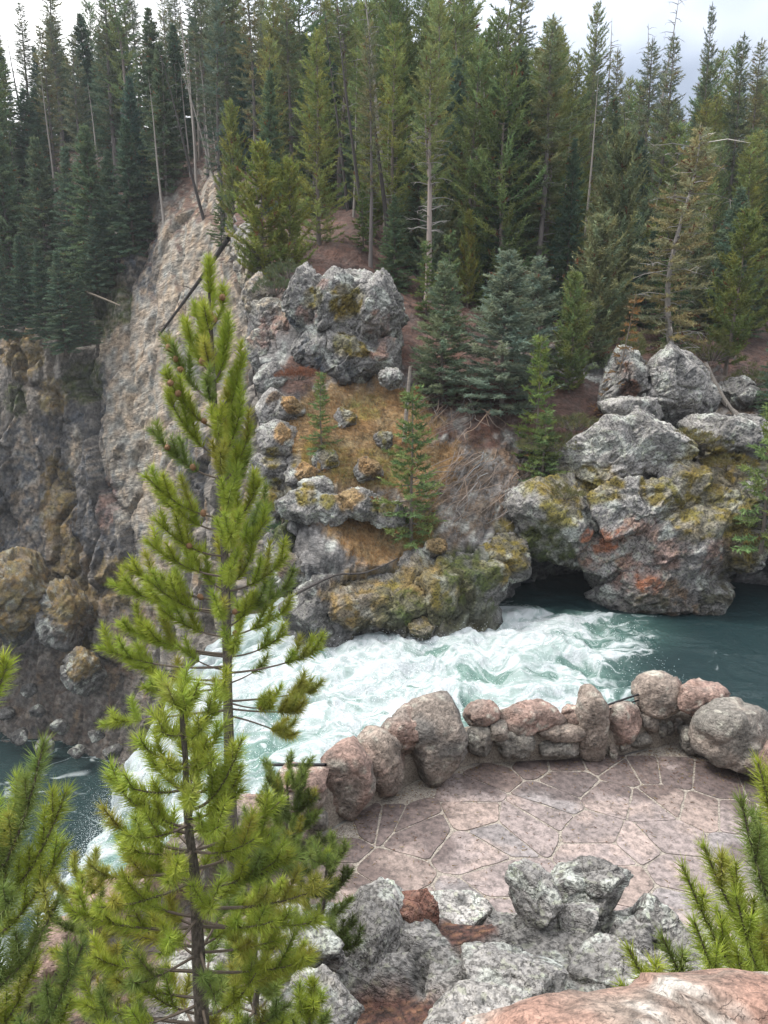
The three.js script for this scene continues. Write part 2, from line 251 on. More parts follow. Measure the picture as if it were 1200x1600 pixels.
const hillCols = [
  col(400, [[520, 1100, 46], [500, 1000, 47], [485, 900, 47], [470, 830, 47], [455, 740, 48], [440, 650, 48], [430, 590, 48], [415, 500, 49], [395, 400, 50], [372, 345, 51]], BK),
  col(395, [[500, 1100, 30], [478, 1000, 30], [465, 900, 31], [452, 830, 32], [438, 740, 33], [425, 650, 34.5], [416, 590, 36], [402, 500, 38.5], [386, 400, 43], [374, 345, 48]], BK),
  col(390, [[480, 1100, 23.5], [459, 1000, 23.6], [449, 900, 25], [439, 830, 26], [427, 740, 27.5], [415, 650, 29], [408, 590, 30.5], [398, 500, 33.5], [384, 400, 39], [378, 345, 45]], BK),
  col(490, [[1090, 22.5], [992, 22.8], [905, 23.4], [830, 24.4], [740, 26], [650, 27.8], [600, 29], [500, 31.5], [425, 35], [370, 41]], BK),
  col(560, [[1080, 22.6], [982, 23], [900, 23.6], [830, 24.8], [740, 26.3], [660, 28], [605, 29.3], [510, 32], [430, 36.5], [352, 44]], BK),
  col(640, [[1080, 22.5], [985, 22.8], [890, 23.8], [820, 25], [740, 26.5], [680, 27.6], [620, 29], [540, 31.5], [470, 36], [410, 43]], BK),
  col(700, [[1080, 22.4], [985, 22.7], [890, 24], [820, 25.2], [750, 26.5], [690, 27.6], [650, 28.6], [570, 31], [490, 35.5], [430, 42]], BK),
  col(760, [[1070, 22.9], [962, 23.3], [875, 24.2], [810, 25.2], [750, 26.3], [700, 27.2], [660, 28.2], [590, 30.5], [510, 35], [450, 41.5]], BK),
  col(812, [[1010, 26.5], [925, 27], [884, 26.6], [858, 24.9], [780, 25.8], [720, 26.9], [680, 27.8], [610, 30], [530, 34.5], [460, 41]], BK),
  col(880, [[1000, 28], [920, 28], [890, 28], [850, 26.6], [780, 26.8], [720, 27.3], [680, 28], [615, 30], [545, 34], [480, 40]], BR),
  col(960, [[1020, 28.5], [930, 28.5], [880, 28.5], [840, 28.3], [780, 28.3], [720, 28.3], [670, 28.7], [620, 30.2], [560, 34], [500, 40]], BR),
  col(1040, [[1020, 28.5], [930, 28.5], [885, 28.5], [845, 28.4], [780, 28.3], [720, 28.4], [670, 28.8], [625, 30.6], [565, 34], [505, 40]], BR),
  col(1120, [[1020, 28], [935, 28], [890, 28], [850, 28], [790, 28], [730, 28.2], [680, 29], [630, 31], [570, 34.5], [510, 40]], BR),
  col(1200, [[1020, 26.5], [930, 27], [890, 26.6], [850, 25.6], [790, 25.6], [740, 26.2], [690, 27.5], [640, 30], [580, 34], [520, 40]], BR),
  col(1360, [[1020, 24.5], [930, 25], [890, 25], [850, 25], [790, 25.4], [740, 26], [690, 27.5], [640, 30], [580, 34], [520, 40]], BR),
  col(1650, [[1020, 22], [930, 23], [890, 24], [850, 24.6], [790, 25.4], [740, 26], [690, 27.5], [640, 30], [580, 34], [520, 40]], BR),
];
const hillBase = sheet(hillCols, 60, 60);
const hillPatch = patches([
  [555, 690, 2.6, 'grass', 1.2], [600, 840, 1.7, 'grass', 1.6], [500, 650, 1.3, 'grass'], [660, 720, 1.4, 'grass'], [520, 790, 1.0, 'soil'], [470, 590, 0.9, 'duff'], [700, 790, 1.9, 'soil'], [760, 740, 1.6, 'soil'], [650, 660, 1.3, 'duff'],
  [610, 740, 0.9, 'moss'], [560, 640, 0.8, 'moss'], [480, 700, 0.9, 'moss'], [520, 740, 0.9, 'moss'], [450, 770, 0.7, 'moss'], [640, 820, 0.7, 'moss'], [480, 860, 1.0, 'green'], [430, 830, 0.8, 'green'],
  [620, 950, 1.0, 'moss', 1.3], [560, 955, 1.1, 'ochre', 1.4], [690, 930, 1.3, 'moss'], [740, 900, 1.3, 'green'], [660, 900, 0.8, 'ochre'], [800, 860, 1.1, 'moss'], [720, 960, 1.0, 'green'], [840, 800, 0.9, 'moss'],
  [480, 960, 1.1, 'basaltAndShade'], [450, 990, 1.2, 'basaltAndShade'], [560, 915, 0.5, 'basaltAndShade'], [590, 1000, 1.1, 'wet'], [660, 1000, 1.0, 'wet'], [740, 985, 0.9, 'wet'], [790, 930, 1.5, 'basaltAndShade'], [850, 920, 2.2, 'basaltAndShade'], [930, 920, 2, 'basaltAndShade'], [1150, 920, 2.5, 'basaltAndShade'], [1220, 920, 2.4, 'basaltAndShade'],  // dark tint: black rock at the brink, painted shade in the undercut caves
  [388, 400, 1.8, 'pale', 0.5], [382, 370, 2, 'pale', 0.5], [400, 500, 1.0, 'pale', 0.6], [430, 520, 0.8, 'pink'], [408, 560, 0.8, 'pale'], [418, 470, 0.7, 'pink'],
  [530, 390, 3.4, 'duff', 0.8], [640, 540, 1.7, 'duff'], [900, 640, 2.2, 'duff'], [700, 560, 2.4, 'duff'], [780, 600, 2.5, 'duff'], [1090, 640, 1.6, 'soil'], [1180, 620, 2, 'soil'], [1180, 760, 1.0, 'moss'], [1200, 690, 1.0, 'green'],
], hillBase);
hillBase.dispose();
console.log('hill');
const WT = {};
const hillGeo = sheet(hillCols, 470, 400, (x, y, z, ny) => {
  const w = patchAt(hillPatch, x, y, z, WT), d = -z;
  const soft = Math.max(w.grass || 0, w.duff || 0, (w.soil || 0) * 0.5, ss(33, 37, d)), far = ss(60, 80, d);
  const wx = x + 0.4 * vn(x, y, z), wy = y + 0.4 * vn(x + 7, y, z), wz = z + 0.4 * vn(x, y, z + 7);
  let h = 0.45 * facet(wx / 1.7, wy / 1.9, wz / 1.7) - 0.15 * (1 - ss(0, 0.1, CELL.crack));
  h += 0.17 * facet(wx / 0.6, wy / 0.7, wz / 0.6) - 0.06 * (1 - ss(0, 0.12, CELL.crack));
  h += 0.11 * facet(wx / 0.25, wy / 0.28, wz / 0.25);
  const s = 0.34 * fbm(x * 0.7, y * 0.7, z * 0.7, 4) + 0.12 * fbm(x * 2.6, y * 2.6, z * 2.6, 3);
  return mix(h, s, soft * 0.8) + far * fbm(x * 0.07, 0, z * 0.07, 3) * 3;
});
const grassSpots = [];
{
  const rnd = rng(5);
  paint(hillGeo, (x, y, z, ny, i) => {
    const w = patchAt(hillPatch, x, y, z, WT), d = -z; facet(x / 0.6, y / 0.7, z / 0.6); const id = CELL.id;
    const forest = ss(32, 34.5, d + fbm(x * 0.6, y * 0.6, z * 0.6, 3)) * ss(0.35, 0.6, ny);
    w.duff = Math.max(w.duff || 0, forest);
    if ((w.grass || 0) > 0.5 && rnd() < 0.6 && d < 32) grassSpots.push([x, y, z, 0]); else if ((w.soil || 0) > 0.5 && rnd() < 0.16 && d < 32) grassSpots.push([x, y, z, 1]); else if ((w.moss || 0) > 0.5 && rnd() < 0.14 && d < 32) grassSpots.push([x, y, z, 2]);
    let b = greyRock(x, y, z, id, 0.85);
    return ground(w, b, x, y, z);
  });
}
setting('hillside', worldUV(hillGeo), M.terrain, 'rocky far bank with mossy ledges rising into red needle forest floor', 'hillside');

const GB = [[100, 25], [150, 22]];
const gorgeCols = [
  col(-420, [[1330, 44], [1200, 47], [1040, 52], [880, 54], [740, 56], [620, 58], [520, 61], [430, 67], [330, 78]], GB),
  col(-200, [[1290, 50], [1180, 54], [1020, 59], [860, 61], [710, 63], [590, 65], [505, 67], [410, 73], [300, 84]], GB),
  col(-60, [[1260, 53], [1165, 57], [1010, 62.5], [850, 64.5], [700, 66.5], [585, 68], [500, 70], [405, 76], [290, 86]], GB),
  col(30, [[1270, 53], [1172, 57], [1015, 62.5], [850, 65], [700, 66.5], [580, 68], [495, 70], [400, 76], [280, 86]], GB),
  col(100, [[1275, 53], [1180, 56.5], [1045, 60.5], [880, 64], [730, 65.5], [600, 67], [515, 68.5], [420, 73], [290, 83]], GB),
  col(150, [[1280, 52], [1190, 55], [1065, 58.5], [900, 62], [750, 63.5], [600, 65], [490, 67], [395, 70], [280, 79]], GB),
  col(205, [[1290, 50], [1198, 53], [1080, 56], [900, 59.5], [750, 61], [600, 62.5], [460, 65], [358, 68], [262, 76]], GB),
  col(262, [[1300, 48], [1200, 51], [1080, 53.5], [900, 56], [750, 57.5], [600, 59], [450, 61.5], [342, 64], [252, 72]], GB),
  col(322, [[1300, 46], [1200, 48], [1080, 49.5], [900, 51.5], [750, 53], [600, 55], [450, 57.5], [334, 60], [250, 68]], GB),
  col(380, [[1300, 43], [1200, 44.5], [1080, 45.5], [900, 47], [750, 48], [600, 49.5], [450, 51.5], [343, 54.5], [250, 62]], GB),
  col(440, [[1300, 38], [1200, 39], [1080, 40], [900, 41.5], [750, 43], [600, 45], [450, 47], [380, 50], [300, 58]], GB),
  col(520, [[1300, 30], [1200, 31], [1080, 33], [900, 36], [750, 38], [600, 41], [500, 44], [440, 48], [380, 56]], GB),
];
const gorgeBase = sheet(gorgeCols, 60, 60);
const gorgePatch = patches([
  [300, 450, 7, 'scree', 0.7], [220, 480, 4.5, 'scree'], [290, 400, 4, 'pale'], [210, 680, 3.5, 'pale', 0.5], [330, 520, 5, 'scree', 0.6], [270, 560, 6, 'scree', 0.6], [250, 680, 4.5, 'scree', 0.6], [250, 780, 3.2, 'scree', 0.5], [240, 880, 2.8, 'scree', 0.5], [330, 640, 4, 'scree'], [300, 380, 4, 'scree'], [200, 620, 3.5, 'scree'], [340, 400, 3, 'pale'], [180, 560, 3, 'scree'],
  [130, 640, 3.4, 'basaltAndShade'], [20, 800, 4.5, 'basaltAndShade', 0.6], [150, 760, 4.2, 'basaltAndShade', 0.6], [90, 760, 3.5, 'basaltAndShade', 0.5], [180, 830, 3.5, 'basaltAndShade', 0.6], [300, 720, 2.4, 'basaltAndShade', 0.7], [20, 880, 3.5, 'basaltAndShade', 0.6], [60, 960, 3, 'basaltAndShade'], [210, 400, 3, 'basaltAndShade'], [250, 420, 2, 'basaltAndShade'], [60, 840, 2, 'scree', 0.3], [40, 720, 1.2, 'scree', 0.3],
  [40, 560, 2.2, 'ochre'], [80, 620, 1.6, 'ochre'], [30, 620, 1.4, 'green'], [90, 800, 1.5, 'ochre', 0.35], [100, 880, 1.6, 'ochre', 0.5], [130, 590, 2, 'green'], [170, 470, 2.4, 'green'], [20, 930, 2.4, 'ochre', 0.8], [110, 950, 2.4, 'ochre', 0.8], [130, 1030, 2.0, 'ochre'], [190, 900, 2.2, 'ochre'], [200, 1000, 2.6, 'soil'], [230, 960, 2.4, 'soil'],
  [60, 1080, 4.2, 'talus'], [20, 1130, 4, 'talus'], [140, 1140, 4, 'talus'], [100, 1020, 2.5, 'talus'], [200, 1090, 3.2, 'talus'], [180, 700, 1.6, 'pale', 0.6], [170, 780, 1.0, 'pink', 0.4], [120, 700, 1.0, 'pale', 0.4],
], gorgeBase);
const gorgeGeo = sheet(gorgeCols, 380, 370, (x, y, z, ny) => {
  const w = patchAt(gorgePatch, x, y, z, WT), sc = Math.max((w.scree || 0) * 0.65, (w.talus || 0) * 0.5), forest = ss(12, 16, y - (-z - 66) * 0.35);
  const wx = x + 0.9 * vn(x * 0.5, y * 0.5, z * 0.5), wy = y + 0.9 * vn(x * 0.5 + 7, y * 0.5, z * 0.5), wz = z + 0.9 * vn(x * 0.5, y * 0.5, z * 0.5 + 7);
  let h = 1.5 * facet(wx / 3.4, wy / 9, wz / 3.4) - 0.7 * (1 - ss(0, 0.12, CELL.crack));
  h += 0.5 * facet(wx / 1.2, wy / 3.4, wz / 1.2) - 0.2 * (1 - ss(0, 0.1, CELL.crack));
  h += 0.1 * facet(wx / 0.5, wy / 1.1, wz / 0.5);
  const s = 0.7 * fbm(x * 0.25, y * 0.12, z * 0.25, 4) + 0.3 * facet(wx / 2.2, wy / 5, wz / 2.2) + 0.09 * facet(wx / 0.7, wy / 1.1, wz / 0.7) + 0.05 * fbm(x * 3, y * 1.5, z * 3, 3);
  return mix(h, s, Math.max(sc, forest));
});
paint(gorgeGeo, (x, y, z, ny) => {
  const w = patchAt(gorgePatch, x, y, z, WT); facet(x / 1.2, y / 2.6, z / 1.2); const id = CELL.id; facet(x / 0.5, y / 0.6, z / 0.5); const id2 = CELL.id;
  const n = fbm(x * 0.35, y * 0.2, z * 0.35, 4), v = 0.18 + 0.09 * (id - 0.5) + 0.02 * (id2 - 0.5) + 0.1 * n; let b = [v * 1.12, v, v * 0.86];
  b = mix3(b, [0.36, 0.3, 0.235], ss(0.15, 0.35, fbm(x * 0.8 + 5, y * 0.3, z * 0.8, 4)) * 0.6); b = mix3(b, [0.26, 0.17, 0.085], ss(0.15, 0.36, fbm(x * 0.9 + 35, y * 0.25, z * 0.9, 4)) * 0.7);
  const forest = ss(0.35, 0.6, ny) * ss(5, 9, y); w.duff = Math.max(w.duff || 0, forest * 0.9);
  const c = ground(w, b, x, y, z), t = 0.9 + 0.2 * id2; return [c[0] * t, c[1] * t, c[2] * t];
});
setting('gorge_cliff', worldUV(gorgeGeo), M.cliff, 'tall grey and tan crumbling cliff of the gorge beyond the waterfall', 'cliff');
console.log('gorge');

// ground height for what grows on it
const GH = new Map(), GK = (x, z) => Math.floor(x * 2) * 4096 + Math.floor(z * 2);
for (const g of [hillGeo, gorgeGeo]) { const p = g.attributes.position.array, n = g.attributes.normal.array; for (let i = 0; i < p.length; i += 3) { if (n[i + 1] < 0.15) continue; const k = GK(p[i], p[i + 2]); const o = GH.get(k); if (o === undefined || p[i + 1] < o) GH.set(k, p[i + 1]); } }
function groundY(x, z) { for (let r = 0; r < 12; r++) { let s = 0, n = 0; for (let i = -r; i <= r; i++) for (let j = -r; j <= r; j++) { const v = GH.get(GK(x + i * 0.5, z + j * 0.5)); if (v !== undefined) { s += v; n++; } } if (n) return s / n; } return null; }

// ================================================================ THE RIVER, its fall and the pool below
const flowWidth = [9.5, 29];
function foamAmount(x, d) {        // how broken the water is: still and dark above the rapid, white towards the lip
  let f = ss(9.4, 4.2, x + 2.2 * fbm(x * 0.22, d * 0.35, 3, 3) + Math.abs(d - 21) * 0.1 + ss(23.6, 25, d) * 3);
  f *= 1 - 0.75 * ss(24.3, 25.3, d) * ss(2, 4, x);
  return f;
}
function riverPoint(s, d) {        // s runs with the flow: level river to the lip, then a free fall
  const x = 26 - s;
  if (x > LIP) { const y = WATER - 0.55 * ss(6, LIP, x) - 0.25 * ss(0.2, LIP, x); return [x, y, -d]; }
  const tau = (LIP - x) * 0.155; const dd = mix(d, 18.5 + (d - 18.5) * 0.86, clamp(tau / 2)); return [LIP - tau * 6.3, WATER - 0.8 - 0.7 * tau - 4.9 * tau * tau, -dd];
}
const S1 = 26 - LIP + 2.38 / 0.155;
{
  const nU = 680, nV = 290, P = new Float32Array(nU * nV * 3), UV = new Float32Array(nU * nV * 2), g = new THREE.BufferGeometry(), idx = new Uint32Array((nU - 1) * (nV - 1) * 6);
  for (let i = 0; i < nU; i++) {
    const s = 1 + (S1 - 1) * i / (nU - 1), x = 26 - s;
    for (let j = 0; j < nV; j++) {
      const d = flowWidth[0] + (flowWidth[1] - flowWidth[0]) * j / (nV - 1), p = riverPoint(s, d), f = x > LIP ? foamAmount(x, d) : 1, k = j * nU + i;
      const wx = x + 0.5 * vn(x * 0.8, d * 0.8, 1), wd = d + 0.5 * vn(x * 0.8, d * 0.8, 9);
      const big = 1 - Math.abs(fbm(wx * 0.34, wd * 0.6, 2, 3)) * 2, mid = 1 - Math.abs(fbm(wx * 1.3, wd * 1.7, 12, 3)) * 2, sml = fbm(wx * 4.5, wd * 5, 5, 3);
      const h = (0.09 + 0.4 * f) * (big - 0.5) + (0.06 + 0.12 * f) * (mid - 0.5) + (0.022 + 0.07 * f) * sml + (x < LIP ? Math.min(1.1, (LIP - x) * 0.22) * (fbm(wx * 0.5, wd * 1.1, 31, 4) + 0.25 * fbm(wx * 2, wd * 3.5, 3, 3)) : 0);
      const tau = Math.max(0, LIP - x) * 0.155, nl = Math.hypot(6.3, 9.8 * tau + 0.7), ax = x > LIP ? 0 : -(9.8 * tau + 0.7) / nl, ay = x > LIP ? 1 : 6.3 / nl;
      P.set([p[0] + ax * h, p[1] + ay * h, p[2]], k * 3); UV.set([(s - 1) / (S1 - 1), j / (nV - 1)], k * 2);
    }
  }
  let k = 0; for (let j = 0; j + 1 < nV; j++) for (let i = 0; i + 1 < nU; i++) { const a = j * nU + i, b = a + 1, c = a + nU, e = c + 1; idx.set([a, e, b, a, c, e], k); k += 6; }
  g.setIndex(new THREE.BufferAttribute(idx, 1)); g.setAttribute('position', new THREE.BufferAttribute(P, 3)); g.setAttribute('uv', new THREE.BufferAttribute(UV, 2)); g.computeVertexNormals();
  const W = 2048, H = 1024, cd = new Uint8Array(W * H * 4), rd = new Uint8Array(W * H * 4);
  for (let j = 0; j < H; j++) for (let i = 0; i < W; i++) {
    const s = 1 + (S1 - 1) * i / (W - 1), d = flowWidth[0] + (flowWidth[1] - flowWidth[0]) * j / (H - 1), x = 26 - s, fall = ss(LIP + 1.5, LIP - 2, x), f = x > LIP ? foamAmount(x, d) : 1;
    const st = mix(1, 0.3, fall), wx = (x + 0.7 * vn(x * 0.9, d * 0.9, 1) + 0.25 * vn(x * 3, d * 3, 4)) * st, wd = d + 0.7 * vn(x * 0.9, d * 0.9, 9) + 0.25 * vn(x * 3, d * 3, 14);
    const strand = 1 - Math.abs(fbm(wx * 0.6, wd * 2.3, 4, 5)) * 3.2, mass = fbm(wx * 0.55, wd * 1.1, 8, 4), froth = fbm(wx * 6, wd * 8, 3, 3);
    const lace = 1 - Math.abs(fbm(wx * 2.6, wd * 4.2, 17, 3)) * 3.4;
    const gx = x + 0.5 * vn(x * 0.8, d * 0.8, 1), gd = d + 0.5 * vn(x * 0.8, d * 0.8, 9), crest = 1 - Math.abs(fbm(gx * 0.34, gd * 0.6, 2, 3)) * 2;      // foam rides on the crests, green water shows in the troughs
    let a = f * 1.25 - 0.52 + (crest - 0.55) * 0.75 * (1 - fall) + mass * (0.35 + 0.65 * f) + 0.3 * strand * (0.4 + 0.6 * f) + 0.12 * lace + froth * 0.25; a = clamp(a * 1.1);
    a = Math.max(a, ss(0.7, 1, strand + 0.35 * (lace - 0.6)) * ss(0.2, 0.8, f * 1.2 + mass * 0.5) * 0.8, ss(0.75, 1.05, strand * 0.6 + lace * 0.5 + froth * 0.25) * ss(0.1, 0.5, mass) * 0.14);
    const green = ss(-0.3, 0.45, mass + 0.3 * froth) ;
    const deep = mix3([0.004, 0.017, 0.019], [0.05, 0.12, 0.1], f * 0.8), fine = fbm(wx * 2.6, wd * 15, 6, 4), body = mix3(deep, [0.13, 0.21, 0.18], clamp(f * 1.1 - 0.15 + 0.35 * (mass + froth)) * f), foam = mix3([0.225, 0.285, 0.27], [0.42, 0.445, 0.45], clamp(0.45 + green * 0.35 + froth * 0.7 + fine * 0.8 + 0.25 * lace));
    const c = mix3(body, foam, ss(0.1, 0.7, a + fine * 0.25)), q = (j * W + i) * 4, e = (v) => 255 * Math.pow(clamp(v), 1 / 2.2);
    cd[q] = e(c[0]); cd[q + 1] = e(c[1]); cd[q + 2] = e(c[2]); cd[q + 3] = 255;
    const r = 255 * mix(0.09, 0.8, ss(0.1, 0.5, a)); rd[q] = rd[q + 1] = rd[q + 2] = r; rd[q + 3] = 255;
  }
  const mk = (d, srgb) => { const t = new THREE.DataTexture(d, W, H); t.magFilter = t.minFilter = THREE.LinearFilter; if (srgb) t.colorSpace = THREE.SRGBColorSpace; t.needsUpdate = true; return t; };
  const b = grainBump.clone(); b.repeat.set(60, 32); b.needsUpdate = true;
  setting('river', g, new THREE.MeshPhysicalMaterial({ map: mk(cd, true), roughnessMap: mk(rd), roughness: 1, ior: 1.33, bumpMap: b, bumpScale: 0.025 }), 'dark teal river breaking into white rapids and pouring over the brink', 'river');
}
{
  const W = 1024, cd = new Uint8Array(W * W * 4), X0 = -110, X1 = 6, D0 = 4, D1 = 90, n = 200, P = [], UV = [], I = [];
  const foamP = (x, d) => clamp(Math.exp(-((x + 17) ** 2) / 90 - ((d - 24) ** 2) / 160) * 1.4 + 0.12);
  for (let j = 0; j < W; j++) for (let i = 0; i < W; i++) {
    const x = mix(X0, X1, i / (W - 1)), d = mix(D0, D1, j / (W - 1)), wx = x + 1.5 * vn(x * 0.4, d * 0.4, 1), wd = d + 1.5 * vn(x * 0.4, d * 0.4, 5), f = foamP(x, d);
    const st = 1 - Math.abs(fbm(wx * 0.35, wd * 0.5, 4, 4)) * 3, ms = fbm(wx * 0.3, wd * 0.3, 8, 4), a = Math.max(ss(0.35, 0.9, f * 1.2 + ms * 0.6), ss(0.82, 1, st) * ss(-0.1, 0.3, ms + f * 0.5) * 0.75);
    const c = mix3([0.008, 0.03, 0.03], [0.55, 0.6, 0.6], a), q = (j * W + i) * 4; cd[q] = 255 * Math.pow(c[0], 1 / 2.2); cd[q + 1] = 255 * Math.pow(c[1], 1 / 2.2); cd[q + 2] = 255 * Math.pow(c[2], 1 / 2.2); cd[q + 3] = 255;
  }
  for (let j = 0; j < n; j++) for (let i = 0; i < n; i++) { const x = mix(X0, X1, i / (n - 1)), d = mix(D0, D1, j / (n - 1)); P.push(x, POOL + 0.35 * fbm(x * 0.35, d * 0.5, 3, 4), -d); UV.push(i / (n - 1), j / (n - 1)); if (i && j) { const a = j * n + i; I.push(a - n - 1, a - n, a, a - n - 1, a, a - 1); } }
  const g = new THREE.BufferGeometry(); g.setIndex(I); g.setAttribute('position', new THREE.Float32BufferAttribute(P, 3)); g.setAttribute('uv', new THREE.Float32BufferAttribute(UV, 2)); g.computeVertexNormals();
  const t = new THREE.DataTexture(cd, W, W); t.magFilter = t.minFilter = THREE.LinearFilter; t.colorSpace = THREE.SRGBColorSpace; t.needsUpdate = true;
  const b = grainBump.clone(); b.repeat.set(40, 40); b.needsUpdate = true;
  setting('plunge_pool', g, new THREE.MeshPhysicalMaterial({ map: t, roughness: 0.2, ior: 1.33, bumpMap: b, bumpScale: 0.12 }), 'dark green water in the gorge below the waterfall', 'pool');
}
console.log('water');
// ================================================================ NEAR SIDE: bank, terrace, wall
const wallLine = [[1420, 1390], [1290, 1275], [1200, 1218], [1115, 1182], [1052, 1152], [960, 1172], [850, 1180], [740, 1184], [640, 1212], [560, 1255], [500, 1290], [420, 1325], [330, 1375], [230, 1440], [140, 1500], [60, 1570], [-80, 1700]].map(([a, b]) => onY(a, b, 0));
function wallAt(px) { for (let i = 0; i + 1 < wallLine.length; i++) { const a = toPx(wallLine[i])[0], b = toPx(wallLine[i + 1])[0]; if ((px <= a && px >= b)) return wallLine[i].clone().lerp(wallLine[i + 1], (a - px) / (a - b)); } return wallLine[wallLine.length - 1].clone(); }
const wallOut = wallLine.map((p, i) => { const a = wallLine[Math.max(0, i - 1)], b = wallLine[Math.min(wallLine.length - 1, i + 1)], t = new THREE.Vector3().subVectors(b, a).normalize(); return new THREE.Vector3(t.z, 0, -t.x).multiplyScalar(t.x < 0 ? 1 : -1); }).map((v) => { if (v.z > 0) v.negate(); return v; });
wallOut[wallOut.length - 1].set(-0.8, 0, -0.6); wallOut[0].set(0.5, 0, -0.85);
const edgeD = (x) => mix(6.15, 4.3, ss(-1.2, -4.2, x)) + 0.25 * vn(x * 1.3, 0, 5);
const r3 = (x, z, b) => vn(x * 35, 2, z * 35) > 0.25 ? [0.2 * b, 0.1 * b, 0.06 * b] : [0.1 * b, 0.045 * b, 0.034 * b];
const bankY = (x, d) => { const e = edgeD(x); if (d > e) return -0.12 - (d - e) * 0.15; const top = 2.35; if (d > 1.5) { const t = (d - 1.5) / (e - 1.5); return top * (1 - t) - 0.1 * t + 0.5 * Math.exp(-(((d - 5.05) / 0.7) ** 2)) * ss(-1.0, -0.5, x) * ss(2.3, 1.7, x) * ss(1.0, 0.86, t) + 0.25 * fbm(x * 0.9, d * 0.9, 2, 3) * (1 - t * 0.7); } return mix(3.75, top, ss(0.55, 1.5, d)); };
{
  const n = 220, cols = []; for (let i = 0; i < 24; i++) { const x = mix(-9, 9, i / 23), c = []; for (let j = 0; j < 36; j++) { const d = mix(-2.5, edgeD(x) + 0.35, j / 35); c.push(new THREE.Vector3(x, bankY(x, d), -d)); } cols.push(c); }
  const litter = (x, y, z) => Math.max(ss(0.62, 0.4, Math.hypot(x + 0.08, z + 3.85) + 0.25 * fbm(x * 3, y, z * 3, 3)), ss(0.3, 0.18, Math.hypot(x - 0.62, z + 4.95) + 0.12 * fbm(x * 5, y, z * 5, 3)), ss(-1.4, -1.9, x + 0.4 * fbm(x * 1.5, y, z * 1.5, 3)) * 0.8);
  const g = sheet(cols, 330, 230, (x, y, z) => { const w = litter(x, y, z), wx = x + 0.12 * vn(x * 4, y * 4, z * 4), wz = z + 0.12 * vn(x * 4 + 9, y * 4, z * 4); let h = 0.2 * facet(wx / 0.62, y / 0.62, wz / 0.62) - 0.1 * (1 - ss(0, 0.08, CELL.crack)); h += 0.07 * facet(wx / 0.22, y / 0.22, wz / 0.22) + 0.025 * facet(wx / 0.09, y / 0.09, wz / 0.09); return z > 0.4 ? 0 : mix(h, 0.02 * fbm(x * 8, y * 8, z * 8, 3) - 0.05, w); });
  paint(g, (x, y, z) => { const w = litter(x, y, z), b = 0.8 + 0.6 * vn(x * 60, y * 60, z * 60), c = lichenColor(1.4, 0, 4)(x, y, z); return mix3(c, r3(x, z, b), w); });
  { const p = g.attributes.position.array, uv = g.attributes.uv.array; for (let i = 0, k = 0; i < p.length; i += 3, k += 2) { uv[k] = p[i] + p[i + 1] * 0.35; uv[k + 1] = p[i + 2] - p[i + 1] * 0.8; } }
  setting('bank', g, M.nearRock, 'near bank of red needle litter and stony soil below the overlook', 'bank');
}
{
  // rock footing of the terrace, down to the river and into the gorge
  const cols = wallLine.map((p, i) => { const o = wallOut[i], left = ss(-1.5, -3, p.x); return [[-0.25, -0.03], [0.34, -0.05], [0.75, -1.3], [1.2, -3], [1.8, -5.2], [mix(2.3, 3, left), mix(-7, -18, left)], [mix(3, 5, left), mix(-9, -34, left)]].map(([q, y]) => p.clone().addScaledVector(o, q).setY(y)); });
  const g = sheet(cols, 220, 200, (x, y, z) => y > -0.2 ? 0 : 0.22 * facet(x / 0.8, y / 0.9, z / 0.8) + 0.08 * facet(x / 0.3, y / 0.3, z / 0.3));
  paint(g, (x, y, z) => { facet(x / 0.8, y / 0.9, z / 0.8); return greyRock(x, y, z, CELL.id, 0.9); });
  setting('terrace_footing', g, M.terrain, 'grey rock footing under the terrace wall', 'rock face');
}
